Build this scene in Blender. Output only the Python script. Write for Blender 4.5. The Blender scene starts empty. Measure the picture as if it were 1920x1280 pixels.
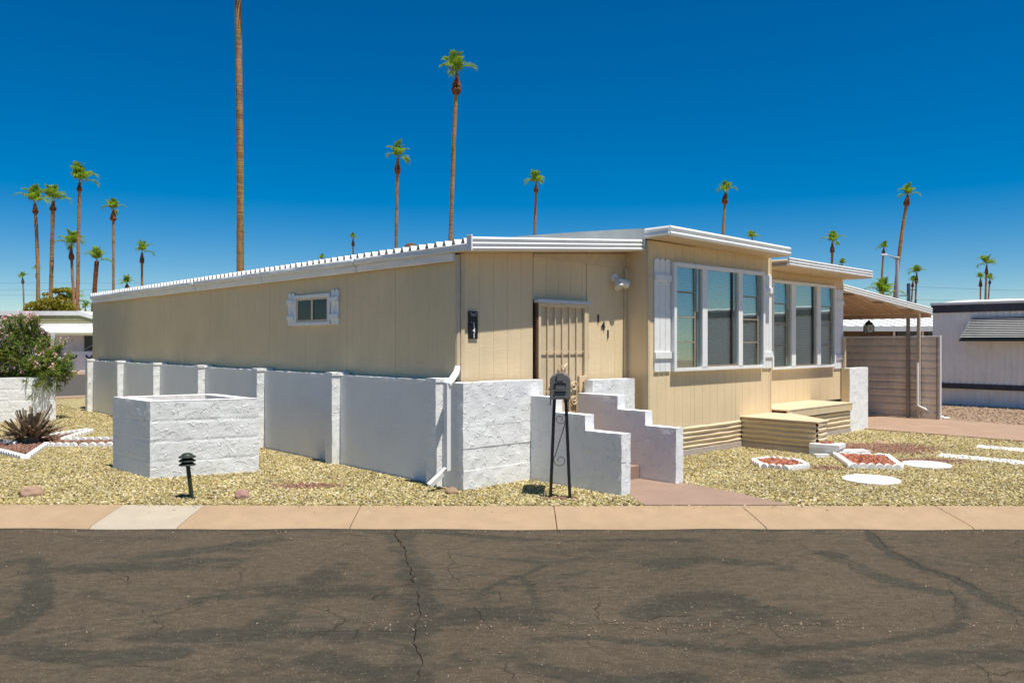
import bpy, bmesh, math, random
import numpy as np
from mathutils import Vector, Matrix, noise
random.seed(7); RNG = np.random.default_rng(7)
S = bpy.context.scene
COL = S.collection
R = math.radians

# ---------------------------------------------------------------- camera, world, sun, exposure
cam_d = bpy.data.cameras.new('camera'); cam = bpy.data.objects.new('camera', cam_d); COL.objects.link(cam)
cam.location = (0, 0, 1.65); cam.rotation_euler = (R(90), 0, 0)
cam_d.sensor_width = 36; cam_d.lens = 36 * 1500 / 1920; cam_d.clip_start = .05; cam_d.clip_end = 4000
S.camera = cam

SUN_EL, SUN_AZ = 71.0, (0.71, -0.705)            # towards the sun, horizontally
az = math.atan2(SUN_AZ[0], SUN_AZ[1])
w = bpy.data.worlds.new('World'); S.world = w; w.use_nodes = True
nt = w.node_tree; nt.nodes.clear()
sky = nt.nodes.new('ShaderNodeTexSky'); sky.sky_type = 'NISHITA'; sky.sun_disc = False
sky.sun_elevation = R(SUN_EL); sky.sun_rotation = az
sky.altitude = 1500; sky.air_density = 1.0; sky.dust_density = 0.0; sky.ozone_density = 3.5
hs = nt.nodes.new('ShaderNodeHueSaturation'); hs.inputs['Saturation'].default_value = 1.6
gm = nt.nodes.new('ShaderNodeGamma'); gm.inputs['Gamma'].default_value = 1.0
bg = nt.nodes.new('ShaderNodeBackground'); bg.inputs['Strength'].default_value = 0.069
out = nt.nodes.new('ShaderNodeOutputWorld')
nt.links.new(sky.outputs[0], hs.inputs['Color']); nt.links.new(hs.outputs[0], gm.inputs[0])
nt.links.new(gm.outputs[0], bg.inputs[0]); nt.links.new(bg.outputs[0], out.inputs[0])

sd = bpy.data.lights.new('sun', 'SUN'); sd.energy = 4.6; sd.angle = R(.55); sd.color = (1, .955, .87)
sun = bpy.data.objects.new('sun', sd); COL.objects.link(sun)
n_ = math.hypot(*SUN_AZ); ce = math.cos(R(SUN_EL))
to_sun = Vector((SUN_AZ[0] / n_ * ce, SUN_AZ[1] / n_ * ce, math.sin(R(SUN_EL))))
sun.rotation_euler = to_sun.to_track_quat('Z', 'Y').to_euler(); sun.location = (0, 0, 30)

S.view_settings.view_transform = 'Standard'; S.view_settings.look = 'None'
S.view_settings.exposure = 0.5; S.view_settings.gamma = 1; S.view_settings.use_curve_mapping = False
S.render.engine = 'CYCLES'

# ---------------------------------------------------------------- house frame: t along the front, s along the long side wall
ANG = math.atan(1396 / 1500); CA, SA = math.cos(ANG), math.sin(ANG); OX, OY = -.768, 9.0
def W(t, s, z=0): return Vector((OX + t * CA - s * SA, OY + t * SA + s * CA, z))

# ---------------------------------------------------------------- materials
MATS = {}
class NB:
    """tiny helper over a material's node tree"""
    def __init__(s, name, rough=.8, spec=.3, metal=0.0):
        m = bpy.data.materials.new(name); m.use_nodes = True; s.m = m; s.t = m.node_tree
        s.b = s.t.nodes['Principled BSDF']; s.b.inputs['Roughness'].default_value = rough
        s.b.inputs['Specular IOR Level'].default_value = spec; s.b.inputs['Metallic'].default_value = metal
        s.co = s.n('ShaderNodeTexCoord'); MATS[name] = m
    def n(s, typ, **k):
        n = s.t.nodes.new(typ)
        for a, b in k.items():
            if a in n.inputs.keys() if isinstance(a, str) else False: n.inputs[a].default_value = b
            else: setattr(n, a, b)
        return n
    def l(s, a, b): s.t.links.new(a, b)
    def vec(s, kind='Object', scale=(1, 1, 1)):
        if kind == 'World': src = s.n('ShaderNodeNewGeometry').outputs['Position']
        else: src = s.co.outputs[kind]
        mp = s.n('ShaderNodeMapping'); mp.inputs['Scale'].default_value = scale; s.l(src, mp.inputs[0]); return mp.outputs[0]
    def noise(s, vec, scale, detail=4, rough=.6, dist=0.0):
        x = s.n('ShaderNodeTexNoise'); s.l(vec, x.inputs['Vector']); x.inputs['Scale'].default_value = scale
        x.inputs['Detail'].default_value = detail; x.inputs['Roughness'].default_value = rough; x.inputs['Distortion'].default_value = dist
        return x.outputs['Fac']
    def voro(s, vec, scale, feature='F1', out='Distance', rnd=1.0):
        x = s.n('ShaderNodeTexVoronoi'); x.feature = feature; s.l(vec, x.inputs['Vector']); x.inputs['Scale'].default_value = scale
        x.inputs['Randomness'].default_value = rnd
        return x.outputs[out]
    def ramp(s, fac, stops, interp='LINEAR'):
        x = s.n('ShaderNodeValToRGB'); cr = x.color_ramp; cr.interpolation = interp
        while len(cr.elements) < len(stops): cr.elements.new(.5)
        for e, (p, c) in zip(cr.elements, stops):
            e.position = p; e.color = (c, c, c, 1) if not hasattr(c, '__len__') else tuple(c) + (1,)
        s.l(fac, x.inputs[0]); return x.outputs[0]
    def mix(s, fac, a, b, mode='MIX'):
        x = s.n('ShaderNodeMix'); x.data_type = 'RGBA'; x.blend_type = mode
        for v, i in ((fac, 0), (a, 6), (b, 7)):
            if hasattr(v, 'is_output') or isinstance(v, bpy.types.NodeSocket): s.l(v, x.inputs[i])
            elif hasattr(v, '__len__'): x.inputs[i].default_value = tuple(v) + (1,)
            else: x.inputs[i].default_value = v
        return x.outputs[2]
    def math(s, op, a, b=0.0):
        x = s.n('ShaderNodeMath'); x.operation = op
        for v, i in ((a, 0), (b, 1)):
            if isinstance(v, bpy.types.NodeSocket): s.l(v, x.inputs[i])
            else: x.inputs[i].default_value = v
        return x.outputs[0]
    def color(s, c):
        if isinstance(c, bpy.types.NodeSocket): s.l(c, s.b.inputs['Base Color'])
        else: s.b.inputs['Base Color'].default_value = tuple(c) + (1,)
        return s
    def bump(s, h, dist=.01, strength=1.0, prev=None):
        x = s.n('ShaderNodeBump'); x.inputs['Strength'].default_value = strength; x.inputs['Distance'].default_value = dist
        s.l(h, x.inputs['Height'])
        if prev is not None: s.l(prev, x.inputs['Normal'])
        s.l(x.outputs[0], s.b.inputs['Normal']); return x.outputs[0]

def paint(name, c, rough=.6, spec=.3, var=.08, bump=.002, scale=9, grime=None, gscale=1.7):
    k = NB(name, rough, spec); v = k.vec('World')
    n1 = k.noise(v, scale, 5); f = k.ramp(n1, [(.3, 1 - var), (.7, 1 + var)])
    col = k.mix(1.0, c, f, 'MULTIPLY')
    if grime:
        g = k.noise(k.vec('World', (1, 1, .35)), gscale, 6, .7); gm_ = k.ramp(g, [(.5, 0), (.75, 1)])
        gm_ = k.math('MULTIPLY', gm_, .5); col = k.mix(gm_, col, grime)
    k.color(col)
    if bump: k.bump(k.noise(v, 55, 4), bump, .6)
    return k.m

def m_siding(name, c):
    k = NB(name, .75, .2); v = k.vec('Object'); vw = k.vec('World')
    grain = k.noise(k.vec('Object', (90, 90, 3)), 1, 5, .7)
    big = k.noise(vw, .8, 4); f = k.ramp(big, [(.3, .93), (.7, 1.06)])
    col = k.mix(1.0, c, f, 'MULTIPLY')
    f2 = k.ramp(grain, [(.3, .95), (.62, 1.03)]); col = k.mix(1.0, col, f2, 'MULTIPLY')
    st = k.noise(k.vec('World', (3, 3, .5)), 1.3, 5, .65)
    col = k.mix(k.math('MULTIPLY', k.ramp(st, [(.55, 0), (.8, 1)]), .25), col, (c[0] * .72, c[1] * .68, c[2] * .6))
    k.color(col); g = k.noise(k.vec('World', (6, 6, 38)), 1, 6, .7)
    b1 = k.bump(grain, .004, .5); k.bump(g, .006, .55, b1); return k.m

def m_stucco(name, c, arcs=True, amp=.02, rough=.75):
    k = NB(name, rough, .25); v = k.vec('World')
    big = k.noise(v, 1.1, 5); f = k.ramp(big, [(.3, .94), (.7, 1.03)]); col = k.mix(1.0, c, f, 'MULTIPLY')
    lo = k.noise(v, 3.1, 6, .7); col = k.mix(k.math('MULTIPLY', k.ramp(lo, [(.58, 0), (.8, 1)]), .25), col, (.55, .53, .48))
    k.color(col)
    n1 = k.noise(v, 14, 6, .6, .6); b = k.bump(n1, amp * .75, .7)
    if arcs:
        # trowel arcs: thin ridges at a ring round each Voronoi cell, broken up by noise
        wv = k.n('ShaderNodeVectorMath'); wv.operation = 'ADD'; nz = k.n('ShaderNodeTexNoise'); nz.inputs['Scale'].default_value = 4
        k.l(v, nz.inputs['Vector']); sc = k.n('ShaderNodeVectorMath'); sc.operation = 'SCALE'; sc.inputs['Scale'].default_value = .12
        k.l(nz.outputs['Color'], sc.inputs[0]); k.l(v, wv.inputs[0]); k.l(sc.outputs[0], wv.inputs[1])
        tot = None
        for scale, r0 in ((7.5, .46), (11.0, .42), (5.2, .55)):
            d = k.voro(wv.outputs[0], scale); ring = k.ramp(d, [(r0 - .09, 0), (r0, 1), (r0 + .02, 0)])
            msk = k.ramp(k.noise(v, 3.3 + scale, 3), [(.5, 0), (.62, 1)]); ring = k.math('MULTIPLY', ring, msk)
            tot = ring if tot is None else k.math('ADD', tot, ring)
        b = k.bump(tot, amp * .75, .8, b)
    fine = k.noise(v, 70, 3); k.bump(fine, .003, .5, b)
    return k.m

C_BEIGE = (.74, .585, .365)
m_siding('beige_siding', C_BEIGE)
paint('beige_trim', (.63, .505, .325), .6)
paint('beige_metal', (.66, .53, .35), .45, .4, .05, .001)
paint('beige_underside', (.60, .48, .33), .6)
paint('white_metal', (.80, .80, .78), .4, .4, .03, .001, 3, (.62, .62, .60))
paint('white_wood', (.80, .80, .78), .55, .3, .05)
paint('white_roof', (.78, .78, .75), .55, .3, .06, .003, 2, (.6, .59, .55))
paint('roof_felt', (.60, .62, .58), .8, .2, .1, .004, 3, (.45, .46, .42))
m_stucco('white_stucco', (.80, .80, .785), True, .008)
m_stucco('white_stucco_smooth', (.80, .80, .79), False, .006)
paint('white_concrete', (.80, .79, .76), .8, .2, .07, .004, 14, (.5, .48, .43), 6)
paint('kerb_concrete', (.365, .256, .158), .85, .2, .08, .003, 5, (.33, .225, .13), 2.2)
paint('pale_concrete', (.41, .35, .265), .85, .2, .07, .003, 5, (.4, .34, .26), 2.2)
paint('pink_concrete', (.29, .198, .15), .8, .2, .1, .002, 2.5, (.34, .25, .185), 1.2)
paint('drive_concrete', (.35, .238, .168), .85, .2, .1, .003, 2.5, (.30, .19, .13), 1.1)
paint('grey_base_board', (.45, .38, .32), .8, .2, .1)
paint('black_metal', (.012, .012, .013), .4, .5, .1, .001)
paint('mailbox_plastic', (.16, .15, .14), .6, .3, .1, .002)
paint('mailbox_side', (.17, .14, .12), .6, .3, .1, .002)
paint('dark_green_metal', (.025, .035, .022), .5, .4, .25, .002, 30)
paint('brown_wood', (.11, .06, .03), .7, .2, .2)
paint('dark_gap', (.02, .018, .015), .9, .1)
paint('grey_screen', (.76, .66, .54), .55, .3, .14, .002, 2.2, (.34, .29, .25), 2.6)
paint('tan_pan', (.55, .40, .26), .6, .3, .08, .002, 3, (.28, .19, .12))
paint('grey_post', (.30, .255, .20), .55, .3, .1)
paint('pale_post', (.52, .45, .33), .55, .3, .1)
paint('neighbour_white', (.86, .84, .79), .6, .3, .05, .001, 2.5, (.48, .47, .44))
paint('neighbour_band', (.05, .055, .065), .6, .3, .25, .002, 4, (.12, .12, .13))
paint('awning_green', (.035, .055, .055), .5, .3, .1)
paint('yellow_lap', (.50, .47, .27), .6, .3, .05)
paint('brown_panel', (.13, .085, .045), .7, .2, .2)
paint('dark_window', (.015, .012, .012), .15, .6, .1, 0)
paint('car_white', (.6, .62, .65), .25, .5, .02, 0)
paint('rubber', (.015, .015, .015), .8, .2)
paint('galvanised', (.42, .44, .45), .45, .5, .08)
paint('blue_grey_pole', (.06, .09, .16), .6, .3, .1)
paint('wire', (.03, .03, .035), .6, .2, .0, 0)
paint('white_plastic', (.78, .77, .74), .35, .4, .02, 0)
paint('lens_glass', (.55, .53, .45), .15, .6, .05, 0)
paint('tan_rock', (.36, .235, .16), .85, .2, .22, .008, 7)
paint('pink_rock', (.34, .20, .155), .85, .2, .2, .01, 8)
paint('brown_rock', (.32, .21, .12), .7, .3, .25, .004, 9)
paint('palm_trunk', (.23, .135, .07), .9, .1, .3, .02, 6)
paint('petiole', (.20, .17, .05), .7, .2, .2)
paint('wood_stem', (.22, .17, .10), .85, .1, .2)
paint('blossom', (.80, .42, .46), .7, .2, .18, 0, 20)
paint('sign_black', (.008, .008, .009), .35, .4, .0, 0)
paint('sign_white', (.8, .8, .8), .5, .3, .0, 0)
paint('silver_metal', (.55, .57, .6), .35, .5, .05)
paint('red_gravel_base', (.30, .21, .155), .9, .1, .3, .02, 40)
k = NB('brass', .25, .5, 1.0); k.color((.75, .5, .12))

def m_trunk(name, a, b):
    k = NB(name, .9, .1); v = k.vec('Object'); n1 = k.noise(k.vec('Object', (3, 3, .9)), 1, 5, .65, .4)
    rings = k.noise(k.vec('Object', (.3, .3, 6.5)), 1, 4, .7); f = k.math('ADD', k.math('MULTIPLY', n1, .55), k.math('MULTIPLY', rings, .45))
    k.color(k.ramp(f, [(.36, b), (.5, a), (.66, (a[0] * 1.35, a[1] * 1.3, a[2] * 1.2))])); k.bump(f, .10, .9); return k.m
m_trunk('palm_bark', (.34, .205, .10), (.12, .065, .032))
m_trunk('palm_boots', (.20, .085, .04), (.06, .022, .014))

def m_leaf(name, c1, c2, trans=.35):
    k = NB(name, .55, .3); oi = k.n('ShaderNodeObjectInfo'); v = k.vec('World')
    n1 = k.noise(v, 2.5, 3); col = k.ramp(n1, [(.35, c1), (.65, c2)])
    k.color(col); tr = k.n('ShaderNodeBsdfTranslucent'); k.l(col, tr.inputs[0])
    mx = k.n('ShaderNodeMixShader'); mx.inputs[0].default_value = trans
    k.l(k.b.outputs[0], mx.inputs[1]); k.l(tr.outputs[0], mx.inputs[2])
    k.l(mx.outputs[0], k.t.nodes['Material Output'].inputs[0]); return k.m
m_leaf('palm_leaf', (.15, .28, .015), (.28, .41, .03), .48)
m_leaf('oleander_leaf', (.09, .17, .016), (.23, .27, .04), .42)
m_leaf('olive_leaf', (.26, .25, .025), (.38, .33, .04), .4)
k = NB('dead_leaf', .85, .1); v = k.vec('World'); k.color(k.ramp(k.noise(v, 14, 5, .7), [(.3, (.09, .065, .045)), (.55, (.28, .21, .14)), (.75, (.46, .36, .25))])); k.bump(k.noise(v, 60, 3), .01)

def m_glass(name, base=.10):
    k = NB(name); t = k.t; gl = k.n('ShaderNodeBsdfGlossy'); gl.inputs['Roughness'].default_value = .01
    gl.inputs['Color'].default_value = (.92, .97, .95, 1)
    nz = k.noise(k.vec('World'), 1.1, 2); k.bump(nz, .008, .12)
    bn = [n for n in t.nodes if n.type == 'BUMP'][0]; k.l(bn.outputs[0], gl.inputs['Normal'])
    tr = k.n('ShaderNodeBsdfTransparent'); tr.inputs[0].default_value = (.94, .97, .96, 1)
    fr = k.n('ShaderNodeFresnel'); fr.inputs[0].default_value = 1.5
    f = k.math('ADD', k.math('MULTIPLY', fr.outputs[0], .62), base)
    mx = k.n('ShaderNodeMixShader'); k.l(f, mx.inputs[0]); k.l(tr.outputs[0], mx.inputs[1]); k.l(gl.outputs[0], mx.inputs[2])
    k.l(mx.outputs[0], t.nodes['Material Output'].inputs[0]); return k.m
m_glass('window_glass', .03); m_glass('louvre_glass', .01)
paint('dark_glass', (.012, .03, .03), .06, .22, .0, 0)
paint('blind_fabric', (.80, .80, .77), .7, .2, .05, 0)
paint('dark_interior', (.03, .03, .03), .8, .2, .1, 0)
paint('window_bronze', (.30, .25, .18), .4, .4, .1, 0)
paint('dark_bronze', (.045, .035, .03), .4, .4, .1, 0)

# gravel base and stones
def m_gravel(name, cols):
    k = NB(name, .9, .15); v = k.vec('World'); c = k.voro(v, 42, 'F1', 'Color'); sep = k.n('ShaderNodeSeparateColor'); k.l(c, sep.inputs[0])
    n = len(cols); col = k.ramp(sep.outputs[0], [(i / n, x) for i, x in enumerate(cols)], 'CONSTANT')
    big = k.ramp(k.noise(v, .9, 4), [(.3, .9), (.7, 1.1)]); k.color(k.mix(1.0, col, big, 'MULTIPLY'))
    k.bump(k.ramp(k.voro(v, 42), [(0, 1), (.6, 0)]), .012, .9); return k.m
OLIVE = [(.37, .295, .115), (.27, .22, .09), (.46, .375, .17), (.22, .16, .08), (.55, .47, .28), (.34, .295, .14), (.11, .075, .045), (.44, .335, .11), (.29, .25, .085), (.60, .53, .38)]
m_gravel('gravel_base', OLIVE)
def m_stone(name, cols):
    k = NB(name, .85, .2); oi = k.n('ShaderNodeObjectInfo'); n = len(cols)
    big = k.ramp(k.noise(k.vec('World'), 1.3, 5, .65), [(.3, .80), (.7, 1.16)])
    k.color(k.mix(1.0, k.ramp(oi.outputs['Random'], [(i / n, x) for i, x in enumerate(cols)], 'CONSTANT'), big, 'MULTIPLY')); return k.m
m_stone('olive_stone', OLIVE)
m_stone('red_stone', [(.40, .13, .07), (.33, .10, .06), (.48, .18, .10), (.27, .09, .06), (.42, .20, .13)])
m_stone('brown_stone', [(.23, .115, .075), (.28, .15, .10), (.18, .09, .06), (.32, .19, .13), (.22, .13, .10)])
m_stone('white_stone', [(.8, .79, .76), (.72, .71, .68), (.78, .77, .72)])
m_stone('tan_stone', [(.38, .27, .19), (.30, .20, .14), (.45, .33, .24), (.25, .16, .11)])
k = NB('far_dirt', .95, .1); v = k.vec('World'); k.color(k.ramp(k.noise(v, 30, 6, .7), [(.3, (.24, .16, .10)), (.6, (.36, .26, .17)), (.8, (.44, .34, .24))])); k.bump(k.noise(v, 60, 4), .02)

# asphalt: two tones set by a painted-sealant attribute, aggregate, fine cracks
k = NB('asphalt', .92, .08); v = k.vec('World')
at = k.n('ShaderNodeAttribute'); at.attribute_name = 'seal'
n_big = k.noise(k.vec('World', (.55, 1.0, 1)), 1.25, 7, .62, .9)
n_fine = k.noise(v, 160, 3, .7)
seal = k.math('ADD', at.outputs['Fac'], k.math('MULTIPLY', k.math('SUBTRACT', n_big, .47), 2.6))
seal = k.math('ADD', seal, k.math('MULTIPLY', k.math('SUBTRACT', k.noise(k.vec('World', (1.6, 3.2, 1)), 1.3, 6, .6, 1.6), .5), 2.2))
seal = k.math('ADD', seal, k.math('MULTIPLY', k.math('SUBTRACT', k.noise(v, 24, 5, .7), .5), .8))
seal = k.math('ADD', seal, k.math('MULTIPLY', k.math('SUBTRACT', n_fine, .5), .9))
sf = k.ramp(seal, [(.16, 0), (.74, .95)])
worn = k.ramp(k.noise(v, 150, 4, .85), [(.28, (.047, .037, .026)), (.5, (.090, .071, .049)), (.72, (.19, .151, .105))])
dark = k.ramp(k.noise(v, 170, 3, .8), [(.3, (.036, .033, .025)), (.7, (.078, .071, .054))])
mid = k.ramp(k.noise(k.vec('World', (1, 2.2, 1)), 9, 6, .75, .6), [(.28, .68), (.5, 1.0), (.72, 1.38)])
large = k.ramp(k.noise(v, .55, 4), [(.3, .88), (.7, 1.12)])
col = k.mix(1.0, k.mix(1.0, k.mix(sf, worn, dark), mid, 'MULTIPLY'), large, 'MULTIPLY')
sp = k.voro(v, 62, 'F1', 'Distance'); spc = k.voro(v, 62, 'F1', 'Color'); sp2 = k.n('ShaderNodeSeparateColor'); k.l(spc, sp2.inputs[0])
spm = k.math('MULTIPLY', k.ramp(sp, [(.18, 1), (.34, 0)]), k.ramp(sp2.outputs[0], [(.85, 0), (.88, 1)]))
col = k.mix(k.math('MULTIPLY', spm, .55), col, (.36, .28, .19))
wv = k.n('ShaderNodeVectorMath'); wv.operation = 'ADD'; nz = k.n('ShaderNodeTexNoise'); nz.inputs['Scale'].default_value = 5; nz.inputs['Detail'].default_value = 5
k.l(v, nz.inputs['Vector']); sc = k.n('ShaderNodeVectorMath'); sc.operation = 'SCALE'; sc.inputs['Scale'].default_value = .22; k.l(nz.outputs['Color'], sc.inputs[0])
k.l(v, wv.inputs[0]); k.l(sc.outputs[0], wv.inputs[1])
ed = k.voro(wv.outputs[0], 1.35, 'DISTANCE_TO_EDGE'); crk = k.math('MULTIPLY', k.ramp(ed, [(.003, 1), (.011, 0)]), k.ramp(k.noise(v, 1.1, 3), [(.50, 0), (.60, 1)]))
col = k.mix(k.math('MULTIPLY', crk, .5), col, (.022, .018, .014))
k.color(col); b = k.bump(k.noise(v, 170, 4, .7), .010, .8); k.bump(k.math('SUBTRACT', 1.0, crk), .008, .6, b)
paint('crack_dark', (.022, .017, .013), .95, .05, .3, 0)
paint('street_asphalt', (.085, .075, .065), .9, .2, .15, .004, 6)

# ---------------------------------------------------------------- mesh helpers
class MB:
    def __init__(s): s.v = []; s.f = []
    def add(s, vs, fs):
        b = len(s.v); s.v += [tuple(x) for x in vs]; s.f += [tuple(b + i for i in f) for f in fs]; return s
    def box(s, x0, x1, y0, y1, z0, z1):
        if x0 > x1: x0, x1 = x1, x0
        if y0 > y1: y0, y1 = y1, y0
        if z0 > z1: z0, z1 = z1, z0
        vs = [(x0, y0, z0), (x1, y0, z0), (x1, y1, z0), (x0, y1, z0), (x0, y0, z1), (x1, y0, z1), (x1, y1, z1), (x0, y1, z1)]
        return s.add(vs, [(3, 2, 1, 0), (4, 5, 6, 7), (0, 1, 5, 4), (1, 2, 6, 5), (2, 3, 7, 6), (3, 0, 4, 7)])
    def hexa(s, bot, top):
        n = len(bot); vs = list(bot) + list(top)
        fs = [tuple(range(n))[::-1], tuple(range(n, 2 * n))] + [(i, (i + 1) % n, n + (i + 1) % n, n + i) for i in range(n)]
        return s.add(vs, fs)
    def prism(s, pts, z0, z1): return s.hexa([(x, y, z0) for x, y in pts], [(x, y, z1) for x, y in pts])
    def sweep(s, prof, p0, p1, closed=True):
        """profile given as 3D points at p0 (list) shifted by p1-p0"""
        d = Vector(p1) - Vector(p0); n = len(prof)
        a = [Vector(q) for q in prof]; vs = a + [q + d for q in a]
        fs = [(i, (i + 1) % n, n + (i + 1) % n, n + i) for i in range(n if closed else n - 1)]
        if closed: fs += [tuple(range(n))[::-1], tuple(range(n, 2 * n))]
        return s.add(vs, fs)
    def tube(s, pts, r, n=8, cap=True):
        pts = [Vector(p) for p in pts]; m = len(pts); rs = r if hasattr(r, '__len__') else [r] * m
        vs = []; up = Vector((0, 0, 1))
        d0 = (pts[1] - pts[0]).normalized(); a = d0.orthogonal().normalized()
        for i, p in enumerate(pts):
            d = (pts[min(i + 1, m - 1)] - pts[max(i - 1, 0)]).normalized()
            a = (a - d * a.dot(d)); a = a.normalized() if a.length > 1e-6 else d.orthogonal().normalized(); b = d.cross(a)
            for j in range(n):
                t = 2 * math.pi * j / n; vs.append(p + (a * math.cos(t) + b * math.sin(t)) * rs[i])
        fs = [(i * n + j, i * n + (j + 1) % n, (i + 1) * n + (j + 1) % n, (i + 1) * n + j) for i in range(m - 1) for j in range(n)]
        if cap: fs += [tuple(range(n))[::-1], tuple(range((m - 1) * n, m * n))]
        return s.add(vs, fs)
    def lathe(s, prof, n=16, c=(0, 0, 0)):
        vs = [(c[0] + r * math.cos(2 * math.pi * j / n), c[1] + r * math.sin(2 * math.pi * j / n), c[2] + z) for r, z in prof for j in range(n)]
        m = len(prof); fs = [(i * n + j, i * n + (j + 1) % n, (i + 1) * n + (j + 1) % n, (i + 1) * n + j) for i in range(m - 1) for j in range(n)]
        fs += [tuple(range(n))[::-1], tuple(range((m - 1) * n, m * n))]
        return s.add(vs, fs)
    def grid(s, fn, nu, nv):
        vs = [fn(i / nu, j / nv) for i in range(nu + 1) for j in range(nv + 1)]
        fs = [(i * (nv + 1) + j, (i + 1) * (nv + 1) + j, (i + 1) * (nv + 1) + j + 1, i * (nv + 1) + j + 1) for i in range(nu) for j in range(nv)]
        return s.add(vs, fs)
    def rough(s, x0, x1, y0, y1, z0, z1, step=.06, amp=.006, k=9):
        """box with subdivided, slightly uneven faces"""
        def N(a, b): return max(1, min(260, int(round(abs(b - a) / step))))
        nx, ny, nz = N(x0, x1), N(y0, y1), N(z0, z1)
        def P(x, y, z):
            p = Vector((x, y, z)); d = noise.noise_vector(p * k) * amp + noise.noise_vector(p * 2.3) * amp * .8
            return p + d
        def L(a, b, t): return a + (b - a) * t
        s.grid(lambda u, v: P(L(x0, x1, u), y0, L(z0, z1, v)), nx, nz)
        s.grid(lambda u, v: P(L(x1, x0, u), y1, L(z0, z1, v)), nx, nz)
        s.grid(lambda u, v: P(x0, L(y1, y0, u), L(z0, z1, v)), ny, nz)
        s.grid(lambda u, v: P(x1, L(y0, y1, u), L(z0, z1, v)), ny, nz)
        s.grid(lambda u, v: P(L(x0, x1, u), L(y0, y1, v), z1), nx, ny)
        s.grid(lambda u, v: P(L(x0, x1, u), L(y1, y0, v), z0), nx, ny)
        return s
    def mesh(s, name, mat, smooth=False, weld=0):
        me = bpy.data.meshes.new(name); me.from_pydata(s.v, [], s.f)
        if weld:
            b = bmesh.new(); b.from_mesh(me); bmesh.ops.remove_doubles(b, verts=b.verts, dist=weld); b.to_mesh(me); b.free()
        me.materials.append(MATS[mat] if isinstance(mat, str) else mat); me.update()
        if smooth: me.polygons.foreach_set('use_smooth', [True] * len(me.polygons))
        return me
    def build(s, name, mat, parent=None, org=None, bevel=0, smooth=False, weld=0):
        if org is None and parent is not None and 'org' in parent: org = parent['org']
        if org is not None: s.v = [(a - org[0], b - org[1], c - (org[2] if len(org) > 2 else 0)) for a, b, c in s.v]
        o = bpy.data.objects.new(name, s.mesh(name, mat, smooth, weld)); COL.objects.link(o)
        if parent is not None: o.parent = parent
        if bevel:
            md = o.modifiers.new('bevel', 'BEVEL'); md.width = bevel; md.segments = 2; md.limit_method = 'ANGLE'
        return o

def tag(o, label=None, cat=None, group=None, kind=None):
    if label: o['label'] = label
    if cat: o['category'] = cat
    if group: o['group'] = group
    if kind: o['kind'] = kind
    return o
def empty(name, loc=(0, 0, 0), rz=0, label=None, cat=None, group=None, parent=None):
    o = bpy.data.objects.new(name, None); COL.objects.link(o); o.location = loc; o.rotation_euler = (0, 0, rz); o.empty_display_size = .2
    if parent is not None: o.parent = parent
    return tag(o, label, cat, group)
def hthing(name, t, s, label, cat, group=None):
    """thing standing in the house frame; parts are given in (t, s, z) and shifted to its base"""
    o = empty(name, W(t, s), ANG, label, cat, group); o['org'] = (t, s, 0.0); return o
def hpart(parent, name):
    """an Empty part at the parent's origin, to hold sub-parts"""
    o = empty(name, parent=parent); o['org'] = parent['org']; return o
def copyobj(o, parent, loc=None, rot=None, scale=None):
    c = o.copy(); COL.objects.link(c); c.parent = parent
    if loc is not None: c.location = loc
    if rot is not None: c.rotation_euler = rot
    if scale is not None: c.scale = scale
    return c
def link_mesh(name, me, parent=None, loc=(0, 0, 0), rot=(0, 0, 0), scale=(1, 1, 1)):
    o = bpy.data.objects.new(name, me); COL.objects.link(o); o.parent = parent; o.location = loc; o.rotation_euler = rot; o.scale = scale; return o

# ================================================================ the setting
g = MB()
ys = [-1500, 7.60, 7.95, 30, 200, 1500]; zs = [-.16, -.16, -.02, -.02, -.02, -.02]
g.add([(x, y, z) for y, z in zip(ys, zs) for x in (-1500, 1500)], [(2 * i, 2 * i + 1, 2 * i + 3, 2 * i + 2) for i in range(5)])
tag(g.build('ground', 'far_dirt'), 'pale brown desert ground stretching away behind the homes', None, None, 'structure')

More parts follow.
